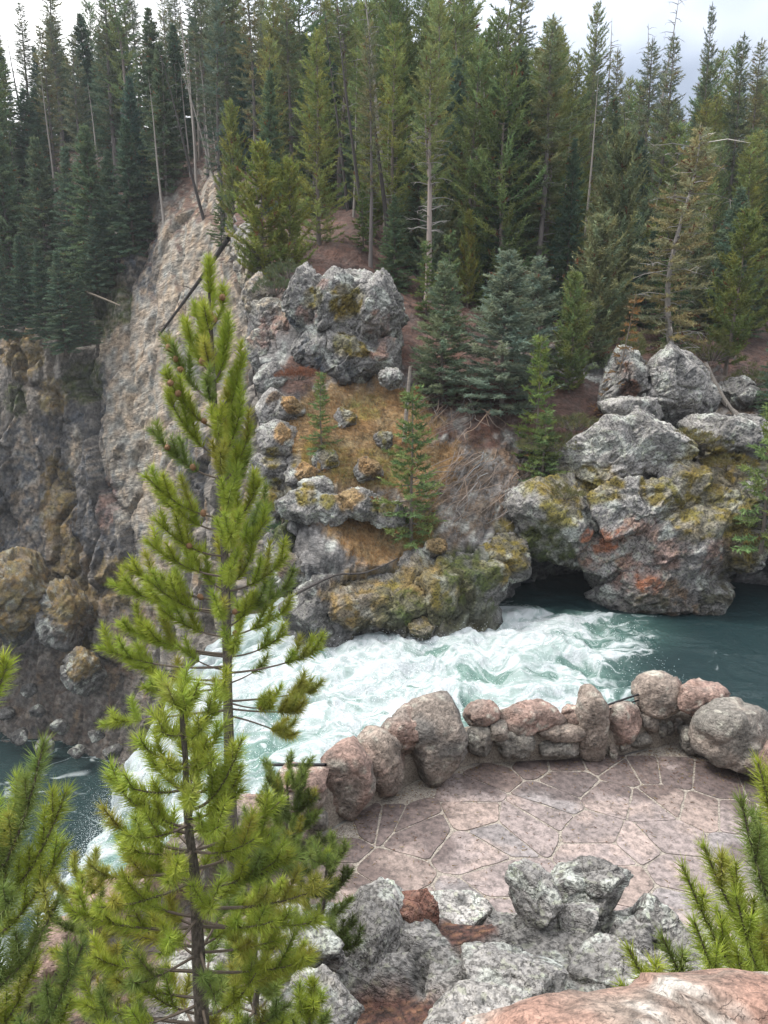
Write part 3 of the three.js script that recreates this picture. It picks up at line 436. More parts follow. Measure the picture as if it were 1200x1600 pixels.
// flagstones: irregular slabs cut from a jittered lattice, each bedded with a joint round it
{
  const patio = new THREE.Group(); patio.name = 'terrace'; patio.userData = { kind: 'structure', label: 'flagstone terrace of mauve slabs with pale mortar joints', category: 'terrace' }; scene.add(patio);
  const poly = [...wallLine.map((p, i) => [p.x - wallOut[i].x * 0.1, -(p.z - wallOut[i].z * 0.1)])];
  const near = []; for (let x = -5.5; x <= 8; x += 0.5) near.push([x, edgeD(x) - 0.5]);
  const outline = [...poly, ...near];
  const inside = (x, d) => { let c = false; for (let i = 0, j = outline.length - 1; i < outline.length; j = i++) { const [xi, yi] = outline[i], [xj, yj] = outline[j]; if ((yi > d) !== (yj > d) && x < (xj - xi) * (d - yi) / (yj - yi) + xi) c = !c; } return c; };
  const sh = new THREE.Shape(outline.map(([x, d]) => new THREE.Vector2(x, d)));
  const bed = new THREE.ShapeGeometry(sh); bed.rotateX(-Math.PI / 2); bed.translate(0, -0.004, 0); paint(bed, () => [0.32, 0.28, 0.235]); part('mortar_bed', bed, M.mortar, patio);
  const rnd = rng(77), sites = []; const cs = 0.47;
  for (let i = -15; i < 21; i++) for (let j = 8; j < 26; j++) { if (rnd() < 0.12) continue; sites.push([(i + 0.5 + (rnd() - 0.5) * 1.15) * cs * 1.25, (j + 0.5 + (rnd() - 0.5) * 1.1) * cs]); if (rnd() < 0.22) sites.push([(i + rnd()) * cs * 1.25, (j + rnd()) * cs]); }
  for (const s of sites) {
    if (!inside(s[0], s[1])) continue;
    let pg = [[s[0] - 2, s[1] - 2], [s[0] + 2, s[1] - 2], [s[0] + 2, s[1] + 2], [s[0] - 2, s[1] + 2]];
    for (const t of sites) {
      if (t === s) continue; const dx = t[0] - s[0], dy = t[1] - s[1], L = Math.hypot(dx, dy); if (L > 2.6) continue; const nx = dx / L, ny = dy / L, m = L / 2 - 0.0085, out = [];
      for (let k = 0; k < pg.length; k++) { const a = pg[k], b = pg[(k + 1) % pg.length], da = (a[0] - s[0]) * nx + (a[1] - s[1]) * ny - m, db = (b[0] - s[0]) * nx + (b[1] - s[1]) * ny - m; if (da <= 0) out.push(a); if ((da < 0) !== (db < 0)) { const f = da / (da - db); out.push([a[0] + (b[0] - a[0]) * f, a[1] + (b[1] - a[1]) * f]); } }
      pg = out; if (pg.length < 3) break;
    }
    if (pg.length < 3) continue;
    // hand-cut edges: rounded corners and a slight wave
    const pts = []; for (let k = 0; k < pg.length; k++) { const a = pg[k], b = pg[(k + 1) % pg.length], L = Math.hypot(b[0] - a[0], b[1] - a[1]), n = Math.max(2, Math.round(L / 0.06)); for (let q = 0; q < n; q++) { const f = (q + 0.5) / n, x = a[0] + (b[0] - a[0]) * f, y = a[1] + (b[1] - a[1]) * f, w = 0.013 * vn(x * 7, y * 7, 3) - 0.002; const cx = x - s[0], cy = y - s[1], l = Math.hypot(cx, cy); pts.push([x + cx / l * w, y + cy / l * w]); } }
    const H = 0.003 + rnd() * 0.004, bev = 0.004, V = [], I = [], n = pts.length, tilt = [(rnd() - 0.5) * 0.004, (rnd() - 0.5) * 0.004];
    const top = (x, y) => H + (x - s[0]) * tilt[0] + (y - s[1]) * tilt[1] + 0.002 * vn(x * 5, y * 5, 8);
    for (const [x, y] of pts) V.push(x, -0.03, -y); for (const [x, y] of pts) V.push(x, top(x, y) - bev * 0.6, -y);
    const rings = [1, 0.7, 0.35]; for (const r of rings) for (const [x, y] of pts) { const k = r === 1 ? 1 - bev / 0.3 : r, X = s[0] + (x - s[0]) * k, Y = s[1] + (y - s[1]) * k; V.push(X, top(X, Y), -Y); }
    V.push(s[0], top(s[0], s[1]), -s[1]);
    for (let lev = 0; lev < 4; lev++) for (let k = 0; k < n; k++) { const a = lev * n + k, b = lev * n + (k + 1) % n; I.push(a, b, b + n, a, b + n, a + n); }
    for (let k = 0; k < n; k++) I.push(4 * n + k, 4 * n + (k + 1) % n, 5 * n);
    const g = new THREE.BufferGeometry(); g.setIndex(I); g.setAttribute('position', new THREE.Float32BufferAttribute(V, 3)); g.computeVertexNormals();
    const hue = rnd(), tone = 0.85 + rnd() * 0.28, base = hue < 0.66 ? [0.262, 0.213, 0.198] : hue < 0.84 ? [0.275, 0.212, 0.183] : [0.24, 0.212, 0.205];
    paint(g, (x, y, z) => {
      const w = wallLine.reduce((m, p) => Math.min(m, Math.hypot(p.x - x, p.z - z)), 9), st = ss(0.02, 0.2, fbm(x * 1.6, z * 1.6, 3, 4) + 0.35 - Math.max(0, w - 0.5) * 0.6);     // damp stains with ragged outlines along the wall foot
      const k = tone * (1 + 0.28 * fbm(x * 2.2, s[0] * 5, z * 2.2, 4)), c = mix3([base[0] * k, base[1] * k, base[2] * k], [0.34, 0.26, 0.22], ss(0.12, 0.3, fbm(x * 3 + s[0], s[1], z * 3, 3)) * 0.5);
      return mix3(c, [0.075, 0.05, 0.045], st * 0.75);
    });
    part('flagstone', boxUV(g), M.flag, patio);
  }
}
// the wall: boulders and stones set in mortar
const STONE = { pink: [0.33, 0.222, 0.18], tan: [0.295, 0.236, 0.193], grey: [0.215, 0.195, 0.168], dark: [0.165, 0.15, 0.135] };
function stoneColor(kind, seed) {
  const b = STONE[kind], o = STONE[kind === 'pink' ? 'grey' : kind === 'tan' ? 'pink' : 'tan'];
  return (x, y, z) => { const s = seed * 7.3, n = fbm(x * 2.2 + s, y * 2.2, z * 2.2, 4), k = 0.92 + 0.5 * fbm(x * 9 + s, y * 9, z * 9, 3); let c = mix3(b, o, ss(0.0, 0.35, n) * 0.75); c = [c[0] * k, c[1] * k, c[2] * k]; c = mix3(c, [0.45, 0.43, 0.36], ss(0.22, 0.34, fbm(x * 11 + s, y * 11, z * 11, 3)) * 0.7); return mix3(c, [0.09, 0.08, 0.07], ss(0.26, 0.4, fbm(x * 7 + s + 30, y * 7, z * 7, 4)) * 0.6); };
}
const wall = thing('stone_wall', 'low wall of rounded pink and grey boulders set in mortar round the terrace', 'stone wall');
{
  const cols = []; const n = 90; for (let i = 0; i < n; i++) { const t = i / (n - 1) * (wallLine.length - 1), k = Math.min(Math.floor(t), wallLine.length - 2), p = wallLine[k].clone().lerp(wallLine[k + 1], t - k), o = wallOut[k].clone().lerp(wallOut[k + 1], t - k); const hgt = 0.44 + 0.06 * vn(i * 0.4, 0, 0); cols.push([[-0.13, -0.05], [-0.11, hgt * 0.6], [-0.08, hgt * 0.92], [0, hgt], [0.15, hgt * 0.9], [0.22, hgt * 0.4], [0.26, -0.4]].map(([q, y]) => p.clone().addScaledVector(o, q).setY(y))); }
  const g = sheet(cols, 420, 36, (x, y, z) => 0.03 * fbm(x * 4, y * 4, z * 4, 3)); paint(g, (x, y, z) => { const k = 1 + 0.4 * fbm(x * 5, y * 5, z * 5, 3); return [0.29 * k, 0.245 * k, 0.2 * k]; }); part('mortar', g, M.mortar, wall, 'grey tan mortar between the stones');
}
let stoneSeed = 100;
function wallStone(x0, x1, y0, y1, kind, { rz = 0.26, off = 0, box = 1, roll = 0, amp = 0.055, yaw = 0, label, detail = 13 } = {}) {
  const pc = (x0 + x1) / 2, W = wallAt(pc), d = -W.z - off, p = at(pc, (y0 + y1) / 2, d), c = axial(p), rx = (x1 - x0) / 2 * c / FOC * 1.06, hp = (y1 - y0) / 2 * c / FOC * 1.06, ry = Math.sqrt(Math.max(hp * hp - (rz * 0.5) ** 2 * 0.8, (hp * 0.6) ** 2)) / 0.87;
  const seed = stoneSeed++, size = Math.min(rx, ry);
  const g = rock({ lobes: [[0, 0, 0, rx, ry, rz, yaw, roll]], box, detail: size > 0.2 ? 18 : detail, cell: size * 1.15, amp: amp * Math.min(1, size / 0.25) * 0.95, fine: 0.3, cuts: 8, cutMin: 0.82, soft: 18, seed, color: stoneColor(kind, seed) });
  const m = part('stone', g, M.wallStone, wall, label); m.position.copy(p); return m;
}
// boulders and cap stones one by one
wallStone(506, 582, 1160, 1272, 'pink', { rz: 0.3, box: 2.2, roll: 0.1, label: 'squarish boulder with pink crown and grey face' });
wallStone(556, 630, 1136, 1238, 'tan', { rz: 0.3, box: 0.8, label: 'tall pinkish grey boulder' });
wallStone(604, 662, 1108, 1178, 'pink', { rz: 0.26, roll: 0.6, box: 1, label: 'smooth pink slab leaning on a dark boulder' });
wallStone(630, 728, 1093, 1216, 'dark', { rz: 0.36, roll: 0.28, box: 1.4, off: 0.12, label: 'largest dark grey boulder in the wall' });
wallStone(725, 779, 1095, 1134, 'pink', { rz: 0.2, box: 0.6, label: 'oval pink cap stone' });
wallStone(781, 882, 1099, 1144, 'pink', { rz: 0.24, box: 2, roll: -0.03, label: 'long pink and grey cap stone' });
wallStone(879, 912, 1102, 1130, 'tan', { rz: 0.17 });
wallStone(897, 947, 1073, 1184, 'tan', { rz: 0.22, box: 1.4, roll: 0.1, off: 0.08, label: 'tall upright lichen spotted stone' });
wallStone(729, 768, 1134, 1180, 'grey', { rz: 0.16, off: 0.14 }); wallStone(759, 794, 1127, 1157, 'grey', { rz: 0.15, off: 0.13 }); wallStone(775, 836, 1142, 1182, 'grey', { rz: 0.17, off: 0.14 });
wallStone(836, 912, 1129, 1156, 'tan', { rz: 0.16, off: 0.13, box: 1.6 }); wallStone(837, 906, 1153, 1182, 'grey', { rz: 0.16, off: 0.15, box: 1.4 });
wallStone(945, 1001, 1098, 1158, 'pink', { rz: 0.24, box: 1, off: 0.05, label: 'broad pink boulder under the black rails' });
wallStone(950, 964, 1162, 1186, 'grey', { rz: 0.1, off: 0.14 }); wallStone(966, 984, 1154, 1172, 'grey', { rz: 0.1, off: 0.14 }); wallStone(980, 1018, 1142, 1166, 'grey', { rz: 0.12, off: 0.12 });
wallStone(999, 1028, 1112, 1144, 'grey', { rz: 0.14, off: 0.1 }); wallStone(1026, 1040, 1124, 1152, 'grey', { rz: 0.1, off: 0.1 }); wallStone(1038, 1054, 1124, 1148, 'grey', { rz: 0.1, off: 0.1 }); wallStone(1052, 1066, 1122, 1144, 'dark', { rz: 0.1, off: 0.1 });
wallStone(992, 1062, 1052, 1114, 'tan', { rz: 0.3, box: 0.5, label: 'big round cap boulder with a rough crown' });
wallStone(1058, 1138, 1066, 1121, 'pink', { rz: 0.28, box: 0.7, roll: -0.18, label: 'wedge shaped pink cap boulder' });
wallStone(1062, 1110, 1132, 1176, 'grey', { rz: 0.18, off: 0.12 }); wallStone(1090, 1206, 1102, 1194, 'grey', { rz: 0.34, box: 1, roll: -0.12, off: 0.1, label: 'wide grey lichen crusted boulder' });
wallStone(1160, 1196, 1176, 1206, 'grey', { rz: 0.14, off: 0.22 }); wallStone(1190, 1270, 1150, 1240, 'pink', { rz: 0.3 }); wallStone(1262, 1350, 1190, 1300, 'grey', { rz: 0.3 }); wallStone(1346, 1450, 1250, 1390, 'tan', { rz: 0.3 });
wallStone(428, 512, 1197, 1236, 'pink', { rz: 0.26, box: 2 }); wallStone(474, 510, 1224, 1262, 'tan', { rz: 0.16, off: 0.13, box: 1.6 }); wallStone(430, 476, 1232, 1276, 'tan', { rz: 0.18, off: 0.12 }); wallStone(478, 512, 1258, 1296, 'grey', { rz: 0.15, off: 0.15 }); wallStone(436, 480, 1272, 1312, 'tan', { rz: 0.15, off: 0.15 });
{
  const rnd = rng(19); let px = 424;
  while (px > -70) { const w = 52 + rnd() * 46, W = wallAt(px - w / 2), py = toPx(W)[1], h = 92 + rnd() * 22; wallStone(px - w, px + 4, py - h, py - h * 0.42, rnd() < 0.55 ? 'pink' : 'tan', { rz: 0.25, box: 0.8 + rnd() }); wallStone(px - w * 0.55, px - 4, py - h * 0.5, py - 2, 'grey', { rz: 0.16, off: 0.1 }); wallStone(px - w, px - w * 0.5, py - h * 0.46, py + 4, 'tan', { rz: 0.16, off: 0.1 }); px -= w; }
}
function rod(name, a, b, r, label, group) { const acc = new Acc(); acc.tube([a, a.clone().lerp(b, 0.5), b], [r, r, r], 8, [1, 1, 1]); const m = solo(name, acc.geo(true), new THREE.MeshStandardMaterial({ color: new THREE.Color().setRGB(0.018, 0.018, 0.02), roughness: 0.45, metalness: 0.5 }), label, 'handrail', null, group); return m; }
{ const d = -wallAt(470).z + 0.05; rod('handrail', at(412, 1195, d + 0.4), at(509, 1195, d - 0.3), 0.017, 'single black metal handrail running into the squarish pink boulder'); }
{ const d = -wallAt(960).z; rod('handrail', at(936, 1106, d - 0.05), at(1000, 1084, d + 0.12), 0.014, 'upper black metal handrail between the upright stone and the round cap boulder'); rod('handrail', at(938, 1112, d - 0.05), at(998, 1094, d + 0.12), 0.011, 'lower thinner black handrail between the upright stone and the round cap boulder'); }

// ---------------------------------------------------------------- rocks on the near bank
function lichenColor(k, rust, seed) { return (x, y, z) => { const s = seed * 3.1; let c = greyRock(x * 2.6 + s, y * 2.6, z * 2.6, 0.5 + 0.4 * vn(x * 4, y * 4 + s, z * 4), k); c = mix3(c, [0.5, 0.52, 0.48], ss(0.2, 0.26, fbm(x * 4 + s, y * 4, z * 4, 4) + 0.25 * fbm(x * 30, y * 30, z * 30, 2)) * 0.75); return rust ? mix3(c, [0.2, 0.075, 0.045], rust) : c; }; }
function bankRock(px, py, d, rx, ry, rz, label, o = {}) {
  rx *= 1.08; ry *= 1.02; rz *= 1.08;
  const seed = stoneSeed++, p = at(px, py, d), lobes = o.lobes ? [[0, 0, 0, rx, ry, rz, o.yaw || 0, o.roll || 0], ...o.lobes] : [[0, 0, 0, rx, ry, rz, o.yaw || 0, o.roll || 0]];
  const g = rock({ lobes, detail: o.detail || 40, cell: o.cell || 0.22, amp: (o.amp || 0.05) * 0.55, fine: 0.45, cuts: 16, cutMin: 0.5, soft: 40, box: o.box === undefined ? 1.5 : o.box, seed, color: lichenColor((o.k || 1) * 1.3, o.rust || 0, seed) });
  return solo('rock', g, M.nearRock, label, 'rock', p, o.group);
}
bankRock(568, 1490, 4.7, 0.46, 0.33, 0.4, 'large grey rock with black and white lichen beside a rusty block', { detail: 56, roll: 0.1, yaw: 0.4, box: 1.2, amp: 0.07, k: 0.9 });
bankRock(652, 1418, 4.95, 0.17, 0.21, 0.18, 'rusty brown bare block between grey lichen rocks', { rust: 0.85, box: 3, cell: 0.2, amp: 0.04, roll: -0.1 });
bankRock(838, 1405, 4.95, 0.27, 0.23, 0.22, 'angular grey rock capped with white lichen', { box: 3, yaw: 0.5, k: 1.15, amp: 0.06 });
bankRock(925, 1385, 5.15, 0.4, 0.21, 0.22, 'long dark grey slab tilted on the rock pile', { box: 3, roll: -0.38, yaw: -0.35, k: 0.75, detail: 52, amp: 0.06 });
bankRock(908, 1432, 4.85, 0.15, 0.12, 0.15, 'small pale wedge jammed under the tilted slab', { box: 2 });
bankRock(1022, 1440, 5.0, 0.22, 0.2, 0.24, 'grey lichen rock at the end of the pile next to the terrace', { yaw: 0.2, box: 2 });
bankRock(800, 1520, 4.35, 0.42, 0.15, 0.34, 'broad rock thick with pale lichen in front of the capped rock', { yaw: 0.3, k: 1.25, detail: 50, cell: 0.24, amp: 0.07, box: 2 });
bankRock(960, 1515, 4.4, 0.34, 0.15, 0.3, 'cracked grey rock below the long tilted slab', { yaw: 0.7, detail: 46, box: 2 });
bankRock(715, 1425, 5.35, 0.36, 0.16, 0.36, 'low pale rock running out onto the flagstones', { box: 0.6, k: 1.35, cell: 0.5, amp: 0.05 });
bankRock(470, 1500, 4.3, 0.3, 0.28, 0.3, 'grey rock partly covered by the leaning pine twigs', { yaw: 0.6, box: 2 });
bankRock(505, 1585, 3.7, 0.24, 0.2, 0.25, 'grey lichen rock low on the bank under the young pine', { k: 1.2, box: 2 });
bankRock(1100, 1500, 4.4, 0.3, 0.26, 0.3, 'grey rock behind the bright pine shoots', { yaw: 0.2, box: 2 });
bankRock(1130, 1600, 3.2, 0.4, 0.26, 0.3, 'grey rock under the pine shoots by the parapet', { yaw: 0.2 });
bankRock(760, 1605, 3.6, 0.42, 0.14, 0.3, 'lichen rock just below the pink parapet boulder', { yaw: 1, box: 2, k: 1.15 });
bankRock(330, 1600, 4.6, 0.5, 0.3, 0.5, 'grey rock at the foot of the tall pine', { yaw: 1 });
{
  const g = rock({ lobes: [[0, 0, 0, 1.2, 0.4, 0.4, -0.06, 0.1]], detail: 60, cell: 0.35, amp: 0.04, fine: 0.4, box: 0.5, seed: 9, color: (x, y, z) => { const k = 0.95 + 0.5 * fbm(x * 26, y * 26, z * 26, 3); let c = mix3([0.34, 0.2, 0.15], [0.3, 0.235, 0.19], ss(-0.1, 0.3, fbm(x * 5, y * 5, z * 5, 4))); c = [c[0] * k, c[1] * k, c[2] * k]; c = mix3(c, [0.5, 0.47, 0.42], ss(0.2, 0.32, fbm(x * 16 + 3, y * 16, z * 16, 3)) * 0.8); return mix3(c, [0.1, 0.085, 0.07], ss(0.22, 0.36, fbm(x * 12 + 43, y * 12, z * 12, 4)) * 0.8); } });
  solo('boulder', g, M.parapet, 'pink speckled parapet boulder of the overlook at the feet of the viewer', 'boulder', new THREE.Vector3(0.84, 4.032, -0.77));
}
console.log('near');

// ---------------------------------------------------------------- outcrops and boulders on the far bank
function farColor(off, k, spots) { return (x, y, z) => { const X = x + off.x, Y = y + off.y, Z = z + off.z; facet(X / 0.5, Y / 0.5, Z / 0.5); let c = greyRock(X, Y, Z, CELL.id, k); if (spots) { const w = patchAt(spots, X, Y, Z, WT); c = ground(w, c, X, Y, Z); } return c; }; }
function outcrop(name, px, py, d, o, label, spotList) {
  const p = at(px, py, d), spots = (spotList || []).map(([a, b, dd, r, type, sq = 1]) => { const q = at(a, b, dd); return { x: q.x, y: q.y, z: q.z, r, type, sq }; });
  return solo(name, rock({ ...o, color: farColor(p, o.k || 1, spots) }), M.lichenRock, label, 'rock', p);
}
function crag(label, d0, blocks, spotList, seed) {
  const spots = spotList.map(([a, b, dd, r, type, sq = 1]) => { const q = at(a, b, dd); return { x: q.x, y: q.y, z: q.z, r, type, sq }; }), p0 = at(blocks[0][0], blocks[0][1], d0), t = thing('rock_outcrop', label, 'rock', p0);
  blocks.forEach(([px, py, d, rx, ry, rz, yaw = 0, roll = 0, k = 1], i) => { const p = at(px, py, d), s = Math.max(rx, ry); const m = part('block', rock({ lobes: [[0, 0, 0, rx, ry, rz, yaw, roll]], box: 1.2, cuts: 18, cutMin: 0.66, soft: 34, detail: Math.round(clamp(s * 32, 30, 74)), cell: clamp(s * 0.42, 0.35, 0.8), amp: clamp(s * 0.085, 0.06, 0.17), fine: 0.6, seed: seed + i, color: farColor(p, k, spots) }), M.lichenRock, t); m.position.copy(p).sub(p0); });
  return t;
}
crag('huge undercut grey rock with moss and orange lichen overhanging the river', 25.9, [
  [1030, 858, 25.8, 3.5, 2.0, 2.3, 0, -0.04, 1.05], [1040, 918, 25.1, 2.7, 1.25, 1.6, 0.2, 0.1, 0.9], [880, 815, 25.9, 2.1, 1.9, 1.8, 0.3, 0.2, 1.1], [955, 720, 26.5, 1.9, 1.6, 1.6, 0.2, -0.2, 1.4], [1015, 695, 26.2, 1.7, 1.0, 1.3, -0.2, -0.35, 1.45], [1130, 790, 25.9, 2.0, 1.8, 1.8, 0.4, 0.1, 1.0], [1135, 690, 26.9, 1.7, 0.9, 1.5, 0.1, -0.1, 1.3], [995, 790, 25.0, 1.9, 1.3, 1.2, 0.5, 0.15, 1.2], [1140, 848, 25.4, 1.8, 1.0, 1.6, -0.2, 0.3, 0.95], [845, 838, 25.7, 1.3, 0.75, 1.2, 0, 0.1, 0.9], [1060, 760, 25.4, 1.0, 1.1, 1.0, 0.3, 0.2, 1.1], [930, 858, 24.9, 1.2, 0.8, 0.9, 0.1, -0.35, 1.0], [1080, 850, 24.4, 1.2, 0.7, 0.7, 0.2, 0.3, 1.0], [985, 650, 27.6, 1.2, 0.7, 1.1, 0.4, 0, 1.4]],
  [[945, 850, 24, 0.5, 'orange'], [960, 842, 24, 0.3, 'orange'], [918, 838, 24, 0.25, 'orange'], [990, 905, 23.8, 0.9, 'pink'], [1010, 912, 23.8, 0.45, 'orange', 1.5], [1040, 860, 24, 1.0, 'pink', 1.5], [1120, 870, 24, 0.9, 'pink'], [1000, 850, 24, 0.9, 'pink'], [1025, 735, 25, 0.25, 'orange'], [930, 880, 24, 0.6, 'pink'],
    [1110, 740, 25.2, 1.3, 'moss'], [1130, 800, 24.3, 1.2, 'moss', 1.2], [1075, 810, 24.2, 0.8, 'moss'], [1030, 760, 24.4, 0.6, 'moss'], [860, 745, 25.2, 1.1, 'moss', 1.3], [930, 755, 25, 0.9, 'moss', 1.5], [880, 790, 24.4, 0.8, 'moss'], [1165, 850, 24.5, 0.9, 'moss'], [850, 860, 24.5, 0.9, 'green'], [1040, 950, 24, 1.3, 'soil', 1.2], [1010, 955, 23.8, 0.7, 'wet'], [1120, 920, 24.3, 1.0, 'wet'], [890, 905, 24.6, 1.0, 'wet', 2]], 600);
crag('tall craggy grey outcrop with mossy cracks above the grass slope', 31, [
  [545, 525, 31.2, 2.1, 2.2, 1.5, 0, 0, 1.0], [474, 470, 31, 0.85, 1.6, 1.0, 0.2, 0.05, 1.15], [521, 478, 30.6, 0.9, 1.7, 0.9, 0.5, -0.04, 1.15], [585, 490, 30.6, 1.3, 1.9, 1.2, 0.2, 0.03, 1.15], [545, 565, 30, 1.7, 1.2, 0.9, 0.1, 0.05, 0.9], [497, 550, 30.3, 1.0, 1.3, 0.8, 0.4, 0.1, 0.95], [602, 560, 30.1, 0.8, 0.8, 0.8, 0.2, 0.2, 0.95], [560, 445, 31, 1.0, 0.7, 0.9, 0.1, 0, 1.3]],
  [[590, 505, 29.5, 0.5, 'pink'], [605, 530, 29.6, 0.35, 'pink'], [595, 545, 29.3, 0.4, 'pink'], [545, 470, 29.8, 0.7, 'moss'], [540, 535, 29.3, 0.5, 'moss'], [493, 465, 30, 0.4, 'moss'], [562, 540, 29.3, 0.4, 'moss'], [480, 490, 30, 0.4, 'pink'], [505, 450, 30, 0.35, 'pink'], [500, 590, 29.4, 0.7, 'basaltAndShade'], [455, 540, 30.2, 0.8, 'basaltAndShade'], [450, 520, 30.2, 0.6, 'basaltAndShade'], [530, 580, 29.2, 0.7, 'basaltAndShade']], 640);
crag('broken pale and pink crag at the edge of the gorge', 32.4, [
  [428, 505, 32.6, 0.9, 1.5, 1.0, 0.2, 0.1, 1.1], [448, 520, 32, 0.7, 1.2, 0.8, 0.5, -0.1, 0.8], [412, 545, 32, 0.7, 1.2, 0.8, 0.3, 0.2, 1.2], [405, 470, 34, 0.7, 1.3, 0.9, 0.1, 0.1, 1.3], [395, 430, 36.5, 0.8, 1.5, 1.0, 0.3, 0.05, 1.4], [388, 385, 40, 0.9, 1.6, 1.1, 0.1, 0, 1.4]],
  [[425, 515, 31.5, 0.9, 'pink'], [440, 480, 31.6, 0.6, 'pale'], [415, 535, 31, 0.9, 'pale'], [452, 462, 31.6, 0.5, 'moss'], [400, 460, 33, 1.2, 'pale'], [392, 420, 35.5, 1.4, 'pale'], [386, 380, 39, 1.6, 'pale']], 670);
outcrop('boulder', 1052, 595, 28.6, { cuts: 12, cutMin: 0.75, lobes: [[0, -0.2, 0, 1.15, 1.55, 1.0], [-0.1, 0.6, 0, 0.75, 0.95, 0.7]], detail: 80, cell: 0.9, amp: 0.16, box: 0.3, seed: 41, k: 1.3 }, 'egg shaped grey boulder standing on top of the undercut rock');
outcrop('boulder', 1092, 622, 29.2, { cuts: 14, lobes: [[0, 0, 0, 0.7, 0.9, 0.8, 0, -0.5]], detail: 50, cell: 0.7, amp: 0.14, box: 0.4, seed: 42, k: 0.95 }, 'sloping grey shoulder stone leaning against the egg shaped boulder');
outcrop('boulder', 978, 592, 28.9, { cuts: 14, cutMin: 0.65, lobes: [[0, 0, 0, 0.75, 1.25, 0.8, 0, 0.05], [-0.2, -0.6, 0.2, 0.75, 0.7, 0.7]], detail: 60, cell: 0.8, amp: 0.2, box: 0.6, seed: 43, k: 1.2 }, 'split grey boulder with rusty stains beside the egg shaped boulder', [[975, 575, 28.1, 0.4, 'pink'], [985, 610, 28.1, 0.4, 'duff']]);
outcrop('boulder', 975, 637, 27.9, { lobes: [[0, 0, 0, 0.8, 0.35, 0.7]], detail: 40, cell: 0.6, amp: 0.12, seed: 44 }, 'low flat stone holding a pocket of red needles');
outcrop('boulder', 1165, 668, 28.6, { lobes: [[0, 0, 0, 0.9, 0.5, 0.9, 0, -0.2]], detail: 40, cell: 0.6, amp: 0.14, seed: 45, k: 1.1 }, 'pale angular stone under the crossed fallen logs');
outcrop('boulder', 1152, 615, 31, { lobes: [[0, 0, 0, 0.8, 0.6, 0.9, 0, -0.2]], detail: 40, cell: 0.6, amp: 0.14, seed: 46, k: 1.0 }, 'grey stone on the forest edge behind the fallen logs');
outcrop('boulder', 612, 590, 28.9, { lobes: [[0, 0, 0, 0.45, 0.4, 0.4]], detail: 30, cell: 0.4, amp: 0.1, seed: 55 }, 'small grey stone at the foot of the craggy outcrop');
crag('dark mossy rock ledge overhanging the rapid', 23.4, [[560, 945, 23.5, 1.5, 1.2, 1.0, 0.2, 0.05, 0.75], [495, 950, 23.4, 1.2, 1.1, 1.0, 0.5, 0.1, 0.6], [622, 948, 23.4, 1.2, 1.25, 1.0, 0.1, -0.1, 0.75], [682, 935, 23.5, 1.3, 1.4, 1.0, 0.4, 0.1, 0.75], [738, 915, 23.9, 1.2, 1.3, 1.0, 0.2, 0.15, 0.75], [782, 872, 24.7, 1.2, 0.8, 1.0, 0.1, 0.1, 0.8], [650, 900, 23.9, 1.0, 0.8, 0.8, 0.3, 0.2, 0.8], [705, 895, 24, 0.9, 0.7, 0.8, 0.6, -0.1, 0.8]],
  [[620, 935, 22.5, 0.9, 'moss', 0.8], [560, 945, 22.5, 1.0, 'ochre'], [690, 920, 22.6, 1.1, 'moss', 0.8], [740, 895, 23, 1.0, 'green'], [655, 895, 23.1, 0.7, 'ochre'], [785, 860, 23.8, 1.0, 'moss'], [720, 960, 22.8, 0.9, 'green'], [590, 985, 22.4, 0.8, 'wet'], [680, 980, 22.5, 0.8, 'wet'], [740, 955, 22.9, 0.8, 'wet'], [520, 920, 22.5, 0.6, 'soil'], [640, 960, 22.4, 0.7, 'green']], 900);
crag('pale rock steps along the gorge side of the grass slope', 27.3, [[437, 690, 27.4, 0.85, 0.85, 0.7, 0.2, 0.3, 1.15], [420, 740, 26.9, 0.8, 1.0, 0.7, 0.5, 0.2, 1.05], [418, 792, 26.3, 0.8, 0.9, 0.7, 0.1, 0.15, 0.95], [430, 640, 28.5, 0.75, 0.85, 0.7, 0.4, 0.25, 1.1], [424, 598, 29.9, 0.7, 0.9, 0.7, 0.3, 0.2, 1.1], [446, 850, 25.3, 0.8, 0.8, 0.7, 0.2, 0.1, 0.85], [455, 900, 24.4, 0.8, 0.9, 0.8, 0.2, 0.1, 0.7]],
  [[445, 672, 26.7, 0.5, 'grass'], [430, 770, 26, 0.5, 'moss'], [436, 625, 27.8, 0.45, 'soil'], [450, 835, 24.8, 0.6, 'green'], [425, 715, 26.4, 0.4, 'moss'], [460, 880, 23.8, 0.6, 'soil']], 920);
crag('black and white lichen rock band above the tan grass', 25, [[470, 788, 24.9, 1.0, 0.6, 0.7, 0.2, -0.1, 1.0], [520, 795, 24.9, 0.9, 0.55, 0.7, 0.4, 0.05, 0.95], [566, 790, 25, 1.0, 0.55, 0.7, 0.1, 0.05, 1.0], [608, 803, 25, 0.7, 0.45, 0.6, 0.5, 0.1, 0.9], [495, 765, 25.4, 0.7, 0.4, 0.6, 0.2, 0, 1.0]],
  [[480, 765, 24.4, 0.45, 'moss'], [545, 772, 24.5, 0.5, 'grass'], [600, 788, 24.5, 0.4, 'moss'], [510, 780, 24.4, 0.3, 'moss']], 940);
